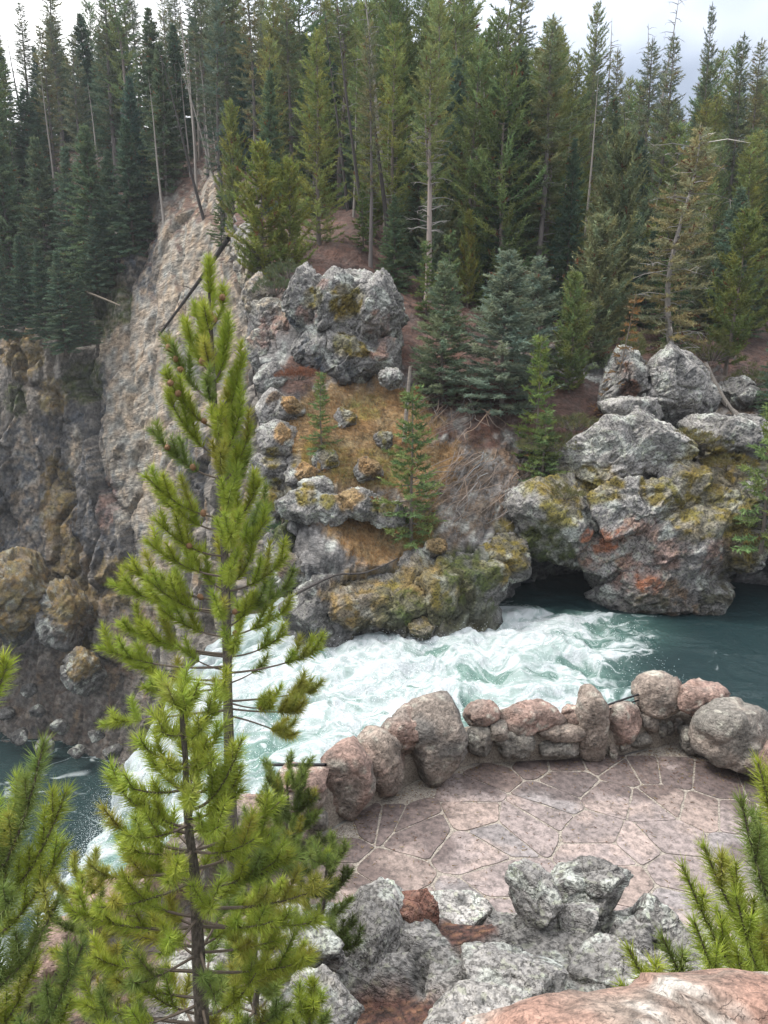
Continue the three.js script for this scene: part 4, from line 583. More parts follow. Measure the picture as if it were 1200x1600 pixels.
{
  // ledge stones breaking through the grass slope
  const L = [[455, 640, 27.9, 'pale split stone on the mossy step below the reddish heath'], [540, 655, 27.9, 'small angular stone half sunk in the orange grass'], [470, 745, 25.8, 'jagged stone beside the thin leaning stick'], [600, 690, 27.2, 'small stone in the moss beside the sparse young fir'], [575, 735, 26.2, 'flat mossy stone in the middle of the grass slope'], [510, 720, 26.5, 'lichen stone under the lone small fir'], [680, 855, 24.2, 'brown stone under the trailing roots'], [660, 985, 22.5, 'wet brown stone in the edge of the rapid']];
  L.forEach(([px, py, d, label], i) => { const rr = rng(700 + i), s = 0.32 + 0.26 * rr(); outcrop('boulder', px, py, d, { cuts: 16, cutMin: 0.6, soft: 34, box: 1, lobes: [[0, 0, 0, s * 1.35, s, s, rr() * 1.5, (rr() - 0.5) * 0.6]], detail: 34, cell: 0.34, amp: 0.07, fine: 0.6, seed: 710 + i, k: i > 5 ? 0.75 : 0.95 }, label, i > 6 ? [[px, py - 12, d - 0.4, 0.7, i % 2 ? 'ochre' : 'moss'], [px, py + 20, d - 0.4, 0.5, 'wet']] : [[px + 8, py - 14, d - 0.3, 0.5, i % 2 ? 'moss' : 'grass']]); });
}
outcrop('boulder', 18, 935, 59.5, { cuts: 16, cutMin: 0.7, box: 0.6, lobes: [[0, 0, 0, 3.4, 4.2, 3, 0.2, 0.25]], detail: 50, cell: 1.6, amp: 0.4, fine: 0.5, seed: 801, k: 0.7 }, 'huge ochre crusted buttress low on the gorge cliff', [[18, 915, 57, 4, 'ochre'], [30, 960, 57, 2.5, 'ochre']]);
outcrop('boulder', 108, 960, 58.5, { cuts: 16, cutMin: 0.7, box: 0.6, lobes: [[0, 0, 0, 2.2, 3.2, 2.2, 0.1, -0.35]], detail: 44, cell: 1.3, amp: 0.34, fine: 0.5, seed: 802, k: 0.7 }, 'ochre boulder leaning at the head of the brown talus', [[105, 935, 56.5, 2.4, 'ochre'], [115, 970, 56.5, 2, 'soil']]);
outcrop('boulder', 132, 1048, 55.5, { cuts: 16, cutMin: 0.66, box: 0.6, lobes: [[0, 0, 0, 1.7, 2.1, 1.8, 0.4, -0.3]], detail: 40, cell: 1.0, amp: 0.26, fine: 0.5, seed: 803, k: 0.65 }, 'lower ochre boulder standing in the brown talus', [[130, 1030, 54, 1.8, 'ochre']]);
[[60, 1110, 57], [95, 1135, 55.5], [30, 1150, 56], [150, 1150, 54], [175, 1175, 52.8], [70, 1165, 54.5], [120, 1175, 53.5], [45, 1080, 58.5], [10, 1115, 57.5]].forEach(([px, py, d], i) => outcrop('rock', px, py, d, { cuts: 14, cutMin: 0.6, lobes: [[0, 0, 0, 0.7 + 0.3 * (i % 3), 0.5 + 0.15 * (i % 2), 0.7, i, 0.2 * (i % 4 - 1.5)]], detail: 18, cell: 0.5, amp: 0.12, seed: 820 + i, k: 0.5 }, 'brown talus block at the foot of the gorge cliff').userData.group = 'talus blocks below the gorge cliff');
console.log('outcrops');
// ================================================================ TREES
const V = (x, y, z) => new THREE.Vector3(x, y, z);
const UPV = V(0, 1, 0);
function vary(c, r, k) { const t = 1 + (r() - 0.5) * k, w = (r() - 0.5) * k * 0.5; return [c[0] * t * (1 + w), c[1] * t, c[2] * t * (1 - w)]; }
function blade(acc, p, dir, len, wid, col, r) { const s = V(r() - 0.5, r() - 0.5, r() - 0.5).cross(dir).normalize().multiplyScalar(wid / 2); acc.tri(p.clone().add(s), p.clone().sub(s), p.clone().addScaledVector(dir, len), col); }
// a forest conifer standing on its origin: trunk with limbs, and a crown of twigs carrying needle blades
function conifer(o) {
  const r = rng(o.seed), wood = new Acc(), leaf = new Acc(), h = o.h, bend = (o.bend || 0) * h, ba = r() * 6.28;
  const spine = (t) => V(Math.cos(ba) * bend * t * t + 0.04 * h * 0.3 * Math.sin(t * 7 + ba) * (o.kink || 0.3), t * h, Math.sin(ba) * bend * t * t + 0.04 * h * 0.3 * Math.cos(t * 6 + ba) * (o.kink || 0.3));
  const R = o.trunkR || h * 0.0115, pts = [], rad = []; for (let i = 0; i <= 12; i++) { pts.push(spine(i / 12)); rad.push(R * (1 - 0.93 * i / 12) * (i ? 1 : 1.25)); }
  wood.tube(pts, rad, 7, o.bark || [0.13, 0.105, 0.085]);
  if (o.fork) { const f = o.fork, q = [], w = []; for (let i = 0; i <= 8; i++) { const t = mix(f, 1, i / 8); q.push(spine(t).add(V(0.3 * h * 0.12 * Math.sin(i / 8 * 2.2), -0.04 * h * i / 8, 0.1))); w.push(R * 0.7 * (1 - f * 0.8) * (1 - 0.85 * i / 8)); } wood.tube(q, w, 6, o.bark || [0.13, 0.105, 0.085]); }
  // bare dead limbs below (or all over a snag)
  const dead = o.dead === undefined ? 16 : o.dead; for (let i = 0; i < dead; i++) { const t = mix(o.deadFrom || 0.12, o.deadTo || o.base + 0.1, r()), a = r() * 6.28, L = (o.deadLen || o.r * 0.6) * (0.4 + 0.8 * r()), p = spine(t), e = p.clone().add(V(Math.cos(a) * L, (r() - 0.6) * L * 0.5, Math.sin(a) * L)), m = p.clone().lerp(e, 0.55).add(V(0, L * 0.08, 0)); wood.tube([p, m, e], [R * 0.16, R * 0.1, R * 0.03], 3, o.deadCol || [0.17, 0.16, 0.15]); if (o.deadTwig) for (let q = 0; q < o.deadTwig; q++) { const s = m.clone().lerp(e, r()), f = s.clone().add(V((r() - 0.5) * L * 0.6, (r() - 0.6) * L * 0.4, (r() - 0.5) * L * 0.6)); wood.tube([s, f], [R * 0.06, R * 0.015], 3, o.deadCol || [0.17, 0.16, 0.15]); } }
  if (!o.bare) {
    const y0 = o.base, step = (o.whorl || 0.34) / h; let az = r() * 6;
    for (let t = y0; t < 0.985; t += step * (0.75 + 0.5 * r()) * (1 - 0.45 * t)) {
      const q = (t - y0) / (1 - y0), prof = o.column ? Math.pow(1 - q, 0.55) * (0.5 + 0.5 * ss(0, 0.25, q)) : Math.pow(1 - q, 0.85) * (0.75 + 0.25 * ss(0, 0.1, q)), nb = o.nb || 5;
      for (let b = 0; b < nb; b++) {
        if (r() < (o.gap || 0.12)) continue;
        az += 6.283 / nb + (r() - 0.5) * 0.9; const L = Math.max(0.12, o.r * prof * (0.42 + 0.85 * r())), a = az, dirx = Math.cos(a), dirz = Math.sin(a), droop = o.droop * (0.7 + 0.6 * r()) * (1 - q * 0.9) - 0.5 * q * q, up = o.up * (0.7 + 0.6 * r());
        const B = (u) => { const p = spine(t); return p.add(V(dirx * L * u, (-droop * u + up * u * u) * L, dirz * L * u)); };
        if (L > 0.3) wood.tube([B(0), B(0.45), B(0.92)], [Math.min(R * 0.3, 0.012 + L * 0.012), 0.006 + L * 0.006, 0.004], 3, o.limb || [0.1, 0.085, 0.07]);
        const col = vary(o.col, r, o.colVar || 0.6), n = Math.max(2, Math.round(L / (o.twigSp || 0.11)));
        for (let k = 0; k < n; k++) {
          const u = mix(o.inner || 0.2, 1, (k + r()) / n), p = B(u), side = k % 2 ? 1 : -1, spread = 0.9 * (1 - u * 0.55), tl = o.twig * (0.55 + 0.7 * r()) * (0.55 + 0.45 * Math.min(1, L / 0.6));
          const td = V(dirx - dirz * side * spread, (-droop + 2 * up * u) * 0.8 + (o.twigUp || 0) + (r() - 0.5) * 0.9, dirz + dirx * side * spread).normalize(), tc = r() < (o.brown || 0.02) ? [0.14, 0.06, 0.03] : vary(col, r, 0.25);
          const m = o.blades || 5; for (let w = 0; w < m; w++) { const s = p.clone().addScaledVector(td, tl * (w / m) * 0.9), d = td.clone().multiplyScalar(o.tuft || 0.7).add(V(r() - 0.5, r() - 0.42, r() - 0.5).multiplyScalar(1.7)).normalize(); blade(leaf, s, d, (o.bl || 0.15) * (0.7 + 0.6 * r()), o.bw || 0.035, tc, r); }
        }
      }
    }
    const tip = spine(1); for (let k = 0; k < 26; k++) { const d = V((r() - 0.5) * 0.9, 0.75, (r() - 0.5) * 0.9).normalize(); blade(leaf, tip.clone().add(V(0, -0.03 * k, 0)), d, (o.bl || 0.15) * 1.1, o.bw || 0.035, vary(o.col, r, 0.3), r); }
  }
  return { wood: wood.geo(true), leaf: o.bare ? null : leaf.geo(false), h };
}
const OLIVE = [0.155, 0.2, 0.075], OLIVE2 = [0.185, 0.215, 0.08], DEEP = [0.105, 0.155, 0.1], BLUE = [0.125, 0.175, 0.15], SILVER = [0.17, 0.19, 0.1], FRESH = [0.1, 0.135, 0.035], GREYG = [0.15, 0.17, 0.105];
const GREYBARK = [0.24, 0.22, 0.2];
const KIND = {
  lodge: [0, 1, 2, 3, 4, 5].map((i) => conifer({ seed: 11 + i, h: i === 5 ? 11 : 15, base: [0.08, 0.16, 0.24, 0.12, 0.3, 0.05][i], r: [1.7, 1.9, 1.6, 2.0, 1.5, 2.1][i], kink: i === 4 ? 1.2 : 0.4, column: true, droop: 0.15, up: 0.45, twig: 0.36, twigUp: 0.3, blades: 8, bl: 0.19, bw: 0.05, twigSp: 0.1, whorl: 0.34, nb: 5, col: i % 2 ? OLIVE : OLIVE2, gap: i === 4 ? 0.42 : 0.2, brown: 0.02, dead: 26, bark: [0.16, 0.13, 0.11] })),
  deep: [0, 1].map((i) => conifer({ seed: 31 + i, h: 16, base: 0.34 - 0.12 * i, r: 1.3, column: true, droop: 0.3, up: 0.3, twig: 0.32, blades: 8, bl: 0.19, bw: 0.05, twigSp: 0.1, whorl: 0.36, nb: 5, col: GREYG, gap: 0.22, dead: 50, deadTo: 0.5, bark: [0.14, 0.12, 0.11] })),
  fir: [0, 1, 2].map((i) => conifer({ seed: 41 + i, h: 10, base: 0.05, r: 1.55 + 0.2 * i, droop: 0.42, up: 0.2, twig: 0.28, blades: 10, bl: 0.14, bw: 0.048, twigSp: 0.07, whorl: 0.23, nb: 8, col: DEEP, colVar: 0.5, gap: 0.1, dead: 4 })),
  blue: [0, 1].map((i) => conifer({ seed: 51 + i, h: 6, base: 0.04, r: 1.25 + 0.25 * i, droop: 0.3, up: 0.34, twig: 0.26, blades: 11, bl: 0.11, bw: 0.034, twigSp: 0.055, whorl: 0.21, nb: 8, col: i ? [0.17, 0.21, 0.145] : [0.16, 0.2, 0.115], colVar: 0.4, gap: 0.12, dead: 6, inner: 0.25 })),
  small: [0, 1].map((i) => conifer({ seed: 61 + i, h: 3.2, base: 0.05, r: 0.62, droop: 0.35, up: 0.3, twig: 0.17, blades: 10, bl: 0.085, bw: 0.027, twigSp: 0.045, whorl: 0.17, nb: 5, col: i ? [0.11, 0.155, 0.065] : [0.135, 0.185, 0.06], gap: 0.28, dead: 10, trunkR: 0.035 })),
  silver: [conifer({ seed: 71, h: 6, base: 0.05, r: 1.15, column: true, droop: 0.1, up: 0.6, twig: 0.3, twigUp: 0.35, blades: 10, bl: 0.13, bw: 0.04, twigSp: 0.065, whorl: 0.2, nb: 7, col: SILVER, gap: 0.12, dead: 4 })],
  bright: [0, 1].map((i) => conifer({ seed: 75 + i, h: 6, base: 0.12, r: 1.05, column: true, droop: 0.1, up: 0.6, twig: 0.3, twigUp: 0.35, blades: 10, bl: 0.14, bw: 0.042, twigSp: 0.07, whorl: 0.23, nb: 6, col: [0.17, 0.195, 0.055], gap: 0.2, dead: 8 })),
  snag: [0, 1, 2].map((i) => conifer({ seed: 81 + i, h: 14, base: 0.5, r: 1, bare: true, bend: 0.03, dead: 60, deadFrom: 0.3, deadTo: 0.99, deadLen: 0.9, deadTwig: 2, bark: GREYBARK, deadCol: [0.2, 0.18, 0.17] })),
  pole: [0, 1].map((i) => conifer({ seed: 85 + i, h: 12, base: 0.5, r: 1, bare: true, bend: 0.02, dead: 22, deadFrom: 0.3, deadTo: 0.95, deadLen: 0.6, bark: i ? [0.27, 0.24, 0.21] : [0.05, 0.042, 0.038], trunkR: 0.13 })),
  sick: [conifer({ seed: 91, h: 10, base: 0.12, r: 1.7, column: true, droop: 0.35, up: 0.2, twig: 0.3, blades: 9, bl: 0.15, bw: 0.04, twigSp: 0.08, whorl: 0.3, nb: 6, col: [0.3, 0.27, 0.15], colVar: 0.6, gap: 0.25, brown: 0.06, dead: 60, deadFrom: 0.1, deadTo: 0.98, deadLen: 1.5, deadTwig: 4, bark: [0.3, 0.27, 0.24], deadCol: [0.27, 0.25, 0.22], kink: 2.4, trunkR: 0.17 })],
  forked: [conifer({ seed: 95, h: 13, base: 0.5, r: 1.5, column: true, fork: 0.42, droop: 0.1, up: 0.4, twig: 0.3, twigUp: 0.2, blades: 9, bl: 0.17, bw: 0.048, twigSp: 0.1, whorl: 0.36, nb: 5, col: OLIVE2, gap: 0.25, dead: 50, deadFrom: 0.3, deadTo: 0.75, deadLen: 1.3, deadTwig: 3, bark: [0.27, 0.22, 0.19], deadCol: [0.27, 0.25, 0.23], trunkR: 0.2 })],
  red: [conifer({ seed: 97, h: 4, base: 0.1, r: 0.6, droop: 0.5, up: 0.1, twig: 0.2, blades: 6, bl: 0.1, bw: 0.028, twigSp: 0.08, whorl: 0.24, nb: 5, col: [0.17, 0.1, 0.05], gap: 0.3, dead: 14 })],
};
console.log('tree kinds');
const barkM = M.wood;
const LEAVES = [[1, 1, 1], [1.1, 1.08, 0.85], [0.84, 0.94, 1.05], [1.12, 1.1, 1.05], [0.8, 0.84, 0.78], [1.16, 1.04, 0.88]].map((c) => { const m = M.leaf.clone(); m.color.setRGB(...c); return m; });      // trees of one kind differ in tint
function plant(name, kind, variant, base, height, turn, label, group, lean, fat = 1) {
  const k = KIND[kind][variant % KIND[kind].length], s = height / k.h, t = thing(name, label, 'tree', base, turn, group);
  t.scale.set(s * fat, s, s * fat); if (lean) { t.rotation.order = 'ZXY'; t.rotation.z = lean; }
  part('trunk', k.wood, barkM, t); if (k.leaf) part('crown', k.leaf, kind === 'blue' ? LEAVES[0] : LEAVES[PERM[(Math.abs(base.x * 37 + base.z * 91) | 0) & 255] % 6], t); return t;
}
// trees one by one: foot seen at (px, py) at distance d, top seen at py2
function tree(name, kind, variant, px, py, d, py2, label, o = {}) {
  const p = at(px, py, d), top = at(px, py2, d), g = groundY(p.x, p.z); let y = g === null ? p.y : clamp(g, p.y - 1.6, p.y + 0.8); y -= 0.08;
  return plant(name, kind, variant, V(p.x, y, p.z), top.y - y, o.turn || (px * 0.37) % 6.28, label, o.group, o.lean, o.fat || 1);
}
// far bank, open edge
tree('spruce_tree', 'blue', 0, 690, 655, 29.3, 408, 'pointed grey green spruce beside the wider blue spruce', { fat: 1.3 });
tree('spruce_tree', 'blue', 1, 782, 672, 29.0, 392, 'broad drooping blue spruce in front of the forest', { fat: 1.5 });
tree('spruce_tree', 'blue', 1, 832, 640, 31.5, 402, 'second blue spruce leaning out behind the broad one', { turn: 2.2, fat: 1.4 });
tree('fir_tree', 'small', 0, 838, 690, 27.2, 528, 'small yellow green fir on the bank edge by the undercut rock', { fat: 1.0 });
tree('fir_tree', 'small', 1, 850, 710, 26.2, 640, 'low fir drooping over the bank at the edge of the undercut rock', { fat: 1.5 });
tree('fir_tree', 'small', 0, 502, 682, 26.6, 584, 'small green fir alone on the orange grass slope', { turn: 1, fat: 1.15 });
tree('fir_tree', 'small', 1, 643, 812, 24.7, 602, 'sparse young fir halfway up the root covered bank', { turn: 2, fat: 1.2 });
tree('pine_tree', 'bright', 0, 888, 640, 30, 428, 'olive young pine between the blue spruces and the split boulder', { fat: 1.1 });
tree('pine_tree', 'silver', 0, 925, 590, 33, 335, 'dense silvery green pine behind the olive young pine', { fat: 1.15 });
tree('pine_tree', 'silver', 0, 952, 560, 36, 205, 'taller silvery pine rising behind the dense silvery pine', { turn: 2.4, fat: 0.9 });
tree('dead_tree', 'red', 0, 952, 628, 28.6, 462, 'thin half dead brown tree leaning by the split boulder', { lean: -0.12 });
tree('pine_tree', 'sick', 0, 1046, 575, 32, 195, 'dying pine with twisted pale trunk and tan needles behind the egg shaped boulder', { fat: 1.0 });
tree('pine_tree', 'bright', 1, 1132, 598, 33.5, 330, 'olive pine behind the crossed fallen logs', { fat: 1.1, lean: -0.04 });
tree('fir_tree', 'small', 0, 1192, 830, 24.0, 600, 'slim bright fir beside the mossy end of the undercut rock', { turn: 0.6, fat: 1.1 });
tree('fir_tree', 'fir', 0, 1200, 690, 30, 470, 'dark fir at the forest edge past the fallen logs', {});
tree('pine_tree', 'forked', 0, 668, 490, 36, 68, 'tall grey trunked pine forking into two bare stems', {});
tree('pine_tree', 'deep', 0, 580, 445, 38, 30, 'tall pine with a bare silver trunk above the craggy outcrop', { fat: 0.85 });
tree('pine_tree', 'lodge', 0, 500, 405, 39, 45, 'full olive pine with reddish dead lower limbs by the needle path', { fat: 1.15 });
tree('pine_tree', 'bright', 0, 412, 418, 35.5, 225, 'bushy olive pine at the very edge of the gorge', { turn: 1.1, fat: 1.2 });
tree('pine_tree', 'bright', 1, 455, 420, 36, 250, 'bushy olive pine between the gorge edge and the needle path', { turn: 3 });
tree('fir_tree', 'fir', 1, 770, 520, 39, 105, 'tall dark layered fir behind the blue spruces', { fat: 0.8 });
tree('pine_tree', 'lodge', 1, 842, 520, 41, 120, 'conical olive pine behind the second blue spruce', {});
tree('fir_tree', 'fir', 2, 880, 545, 38, 215, 'dark fir in the gap beside the silvery pines', { fat: 0.7 });
tree('fir_tree', 'small', 1, 700, 500, 34, 360, 'young dark fir under the forked pine', {});
tree('pine_tree', 'bright', 1, 730, 480, 37, 330, 'slim young pine beside the forked pine', { fat: 0.7 });
tree('fir_tree', 'fir', 0, 428, 350, 48, 110, 'bluish fir behind the bushy pines of the gorge edge', { fat: 0.8 });
tree('pine_tree', 'bright', 1, 367, 345, 50, 160, 'yellow olive pine at the head of the scree slope', { fat: 0.8 });
tree('fir_tree', 'small', 1, 345, 345, 54, 300, 'little fir on the rim above the scree', { fat: 1.3 });
// rim of the gorge
[[75, 425, 71, 212, 1], [150, 415, 68, 195, 2], [208, 372, 66, 185, 0], [20, 440, 72, 190, 2], [180, 400, 67, 235, 1], [118, 420, 70, 230, 0]].forEach(([px, py, d, t, v], i) => tree('fir_tree', 'fir', v, px, py, d, t, 'big dark fir on the rim of the gorge cliff', { group: 'dark firs along the gorge rim', turn: i * 1.3, fat: 1.15 }));
[[100, 522, 64, 392], [40, 480, 66, 365], [128, 505, 64.5, 425], [70, 500, 65, 385], [8, 500, 66, 400], [150, 425, 66, 340]].forEach(([px, py, d, t], i) => tree('fir_tree', 'fir', i, px, py, d, t, 'small fir clinging below the rim of the gorge cliff', { group: 'small firs on the cliff ledge', turn: i * 1.7 + 0.5, fat: 1.3 }));
[[255, 330, 64, 120, 0.03], [262, 325, 66, 90, -0.02], [240, 300, 70, 150, 0], [310, 330, 63, 60, 0.02], [300, 315, 66, 110, 0.03], [275, 320, 67, 70, 0.04], [285, 318, 70, 100, -0.02], [335, 322, 62, 80, 0.06], [228, 330, 68, 150, 0.02], [316, 318, 68, 40, 0.01]].forEach(([px, py, d, t, l], i) => tree('dead_tree', 'pole', 1, px, py, d, t, 'pale bare upright trunk at the head of the scree slope', { group: 'pale dead trunks above the scree', turn: i, lean: l }));
tree('dead_tree', 'pole', 0, 322, 330, 60, 60, 'blackened dead trunk leaning above the scree slope', { lean: 0.2 });
tree('dead_tree', 'pole', 1, 358, 318, 57, 90, 'long pale dead trunk leaning across the blackened one', { lean: 0.27 });
tree('dead_tree', 'pole', 1, 350, 330, 61, 130, 'shorter pale trunk leaning beside the long leaning one', { lean: 0.12, turn: 1 });
tree('dead_tree', 'pole', 1, 82, 270, 80, 112, 'straight silver snag among the dark firs of the rim', {});
[[552, 400, 47, 60], [604, 440, 44, 140], [622, 450, 46, 100], [715, 470, 42, 150], [745, 470, 44, 90], [806, 500, 42, 180], [865, 520, 41, 170], [905, 520, 43, 120]].forEach(([px, py, d, t], i) => tree('dead_tree', 'pole', 1, px, py, d, t, 'slim pale bare trunk among the pines above the far bank', { group: 'slim bare trunks above the far bank', turn: i * 1.1, lean: (i % 3 - 1) * 0.03, fat: 0.9 }));
tree('dead_tree', 'snag', 0, 1012, 330, 60, -5, 'bare reddish snag with spiky limbs standing above the canopy', { lean: -0.03 });
tree('dead_tree', 'snag', 1, 932, 320, 62, 25, 'white barkless snag rising out of the olive pines', { lean: -0.05 });
tree('dead_tree', 'snag', 2, 1000, 330, 75, 35, 'thin dark snag with a twiggy crown against the sky', {});
tree('dead_tree', 'snag', 1, 1030, 330, 78, 60, 'short twiggy snag against the sky beside taller snags', { turn: 2 });
tree('pine_tree', 'deep', 1, 1080, 380, 48, 5, 'narrow ragged pine standing higher than the canopy', { fat: 0.6 });
tree('pine_tree', 'deep', 0, 1160, 360, 50, 60, 'wind worn pine with open crown at the forest top', { turn: 1, fat: 0.95 });
tree('pine_tree', 'lodge', 3, 915, 350, 58, 5, 'ragged pine with patchy brown crown against the sky', { fat: 0.8 });
// the forest behind, tree by tree
{
  const r = rng(321), spots = [], groups = {
    lodge: ['pine_tree', 'olive lodge pole pine standing in the forest on the far slope', 'olive pines'], deep: ['pine_tree', 'tall grey green pine with bare lower trunk', 'bare trunked pines'],
    fir: ['fir_tree', 'dark layered fir', 'dark firs'], bright: ['pine_tree', 'short bushy yellow green pine', 'bushy young pines'], pole: ['dead_tree', 'bare dead trunk', 'bare trunks'], small: ['fir_tree', 'small understory fir on the forest floor', 'understory firs'],
  };
  groups.lodge[1] = 'olive needled pine';
  for (let tries = 0; tries < 9000 && spots.length < 375; tries++) {
    const d = 37 + Math.pow(r(), 1.4) * 62, px = -80 + r() * 1360, x = (px - 600) / FOC * d * 0.97, left = px < 400;
    if (left && d < 66 + (px < 200 ? 6 : 0) && px < 330) continue; if (left && px >= 330 && d < 56) continue; if (px >= 380 && px < 480 && d < 45) continue; if (px >= 480 && px < 560 && d < 50) continue; if (px >= 560 && px < 760 && d < 39) continue; if (px > 860 && d < 42) continue;
    const minD = d < 50 ? 1.35 : d < 70 ? 1.5 : 2.0; if (spots.some((s) => Math.hypot(s[0] - x, s[1] - d) < minD)) continue;
    const y = groundY(x, -d); if (y === null) continue; spots.push([x, d]);
    let k = r(), kind;
    if (px < 260) kind = k < 0.45 ? 'deep' : k < 0.8 ? 'fir' : k < 0.93 ? 'lodge' : 'pole';
    else if (px < 480) kind = k < 0.5 ? 'deep' : k < 0.62 ? 'pole' : k < 0.85 ? 'fir' : 'lodge';
    else kind = k < 0.44 ? 'lodge' : k < 0.64 ? 'deep' : k < 0.8 ? 'fir' : k < 0.86 ? 'bright' : 'pole';
    let top; const j = (r() - 0.5) * 4;
    if (px < 250) top = mix(13, 18.5, r()); else if (px < 860) top = mix(10.5, 17, r()); else top = mix(8.5, 13.5, r());
    if (kind === 'bright') top *= 0.45; if (kind === 'fir') top *= 0.75; if (kind === 'pole') top *= 0.8;
    if (d < 46 && px > 560) top = Math.min(top, px > 860 ? 9 : 13);
    const g = groups[kind], where = px < 330 ? 'above the gorge rim' : px < 480 ? 'behind the gorge edge pines' : px < 700 ? 'behind the craggy outcrop' : px < 900 ? 'behind the blue spruces' : 'behind the egg shaped boulder', deepIn = d < 55 ? '' : d < 78 ? ' deeper in' : ' on the skyline';
    plant(g[0], kind, Math.floor(r() * 6), V(x, y - 0.15, -d), top, r() * 6.28, g[1] + ' ' + where + deepIn, g[2] + ' ' + where + deepIn.replace(',', ''), (r() - 0.5) * 0.05 + (kind === 'pole' ? (r() - 0.4) * 0.25 : 0), 0.9 + r() * 0.35);
  }
  // young growth closing the forest's foot
  for (let i = 0, n = 0; i < 900 && n < 95; i++) { const px = 470 + r() * 760, d = 37 + r() * 24, x = (px - 600) / FOC * d * 0.97; if (px < 570 && d < 47) continue; if (px > 830 && px < 1130 && d < 38.5) continue; const y = groundY(x, -d); if (y === null || spots.some((s) => Math.hypot(s[0] - x, s[1] - d) < 1.05)) continue; spots.push([x, d]); n++; const k = r() < 0.5 ? 'bright' : r() < 0.6 ? 'fir' : 'silver', where = px < 700 ? 'at the forest foot behind the craggy outcrop' : px < 900 ? 'at the forest foot behind the blue spruces' : 'at the forest foot behind the egg shaped boulder'; plant(k === 'fir' ? 'fir_tree' : 'pine_tree', k, i, V(x, y - 0.1, -d), 3 + r() * 4.5, r() * 6.28, (k === 'fir' ? 'young dark fir ' : k === 'silver' ? 'young silvery pine ' : 'young bushy olive pine ') + where, 'young ' + k + ' growth ' + where, (r() - 0.5) * 0.08, 1 + r() * 0.4); }
  // understory
  for (let i = 0; i < 26; i++) { const px = 560 + r() * 640, d = 33.5 + r() * 9, x = (px - 600) / FOC * d * 0.97, y = groundY(x, -d); if (y === null || (px < 620 && d < 36)) continue; const g = groups.small; plant(g[0], 'small', i, V(x, y - 0.05, -d), 1.2 + r() * 2.6, r() * 6, g[1], g[2], 0, 1.2); }
}
console.log('forest');
// ================================================================ NEAR PINES: every shoot a brush of needles
const FRESHN = [0.31, 0.37, 0.05], OLDN = [0.33, 0.335, 0.06], DARKN = [0.2, 0.26, 0.06];  // fresh, older and dark green needles, mixed shoot by shoot
const needleM = new THREE.MeshPhysicalMaterial({ vertexColors: true, roughness: 0.8, transmission: 0.35, thickness: 0, side: THREE.DoubleSide, specularIntensity: 0.4 });
function needles(acc, f, len, n, nl, nw, col, r, tipBrush = true) {        // f(u) -> point on the shoot's axis
  const ax = f(1).sub(f(0)).normalize(), a = V(0.3, 0.9, -0.4).cross(ax).normalize(), b = ax.clone().cross(a);
  for (let i = 0; i < n; i++) {
    const u = r(), w = r() * 6.283, end = tipBrush ? ss(0.82, 1, u) : 0, open = mix(0.8 + 0.45 * r(), 0.2 + 0.6 * r(), end), p = f(u);
    const d = ax.clone().multiplyScalar(Math.cos(open)).addScaledVector(a, Math.sin(open) * Math.cos(w)).addScaledVector(b, Math.sin(open) * Math.sin(w)).add(V(0, 0.1, 0)).normalize();
    blade(acc, p, d, nl * (0.75 + 0.5 * r()), nw, vary(col, r, 0.3), r);
  }
}
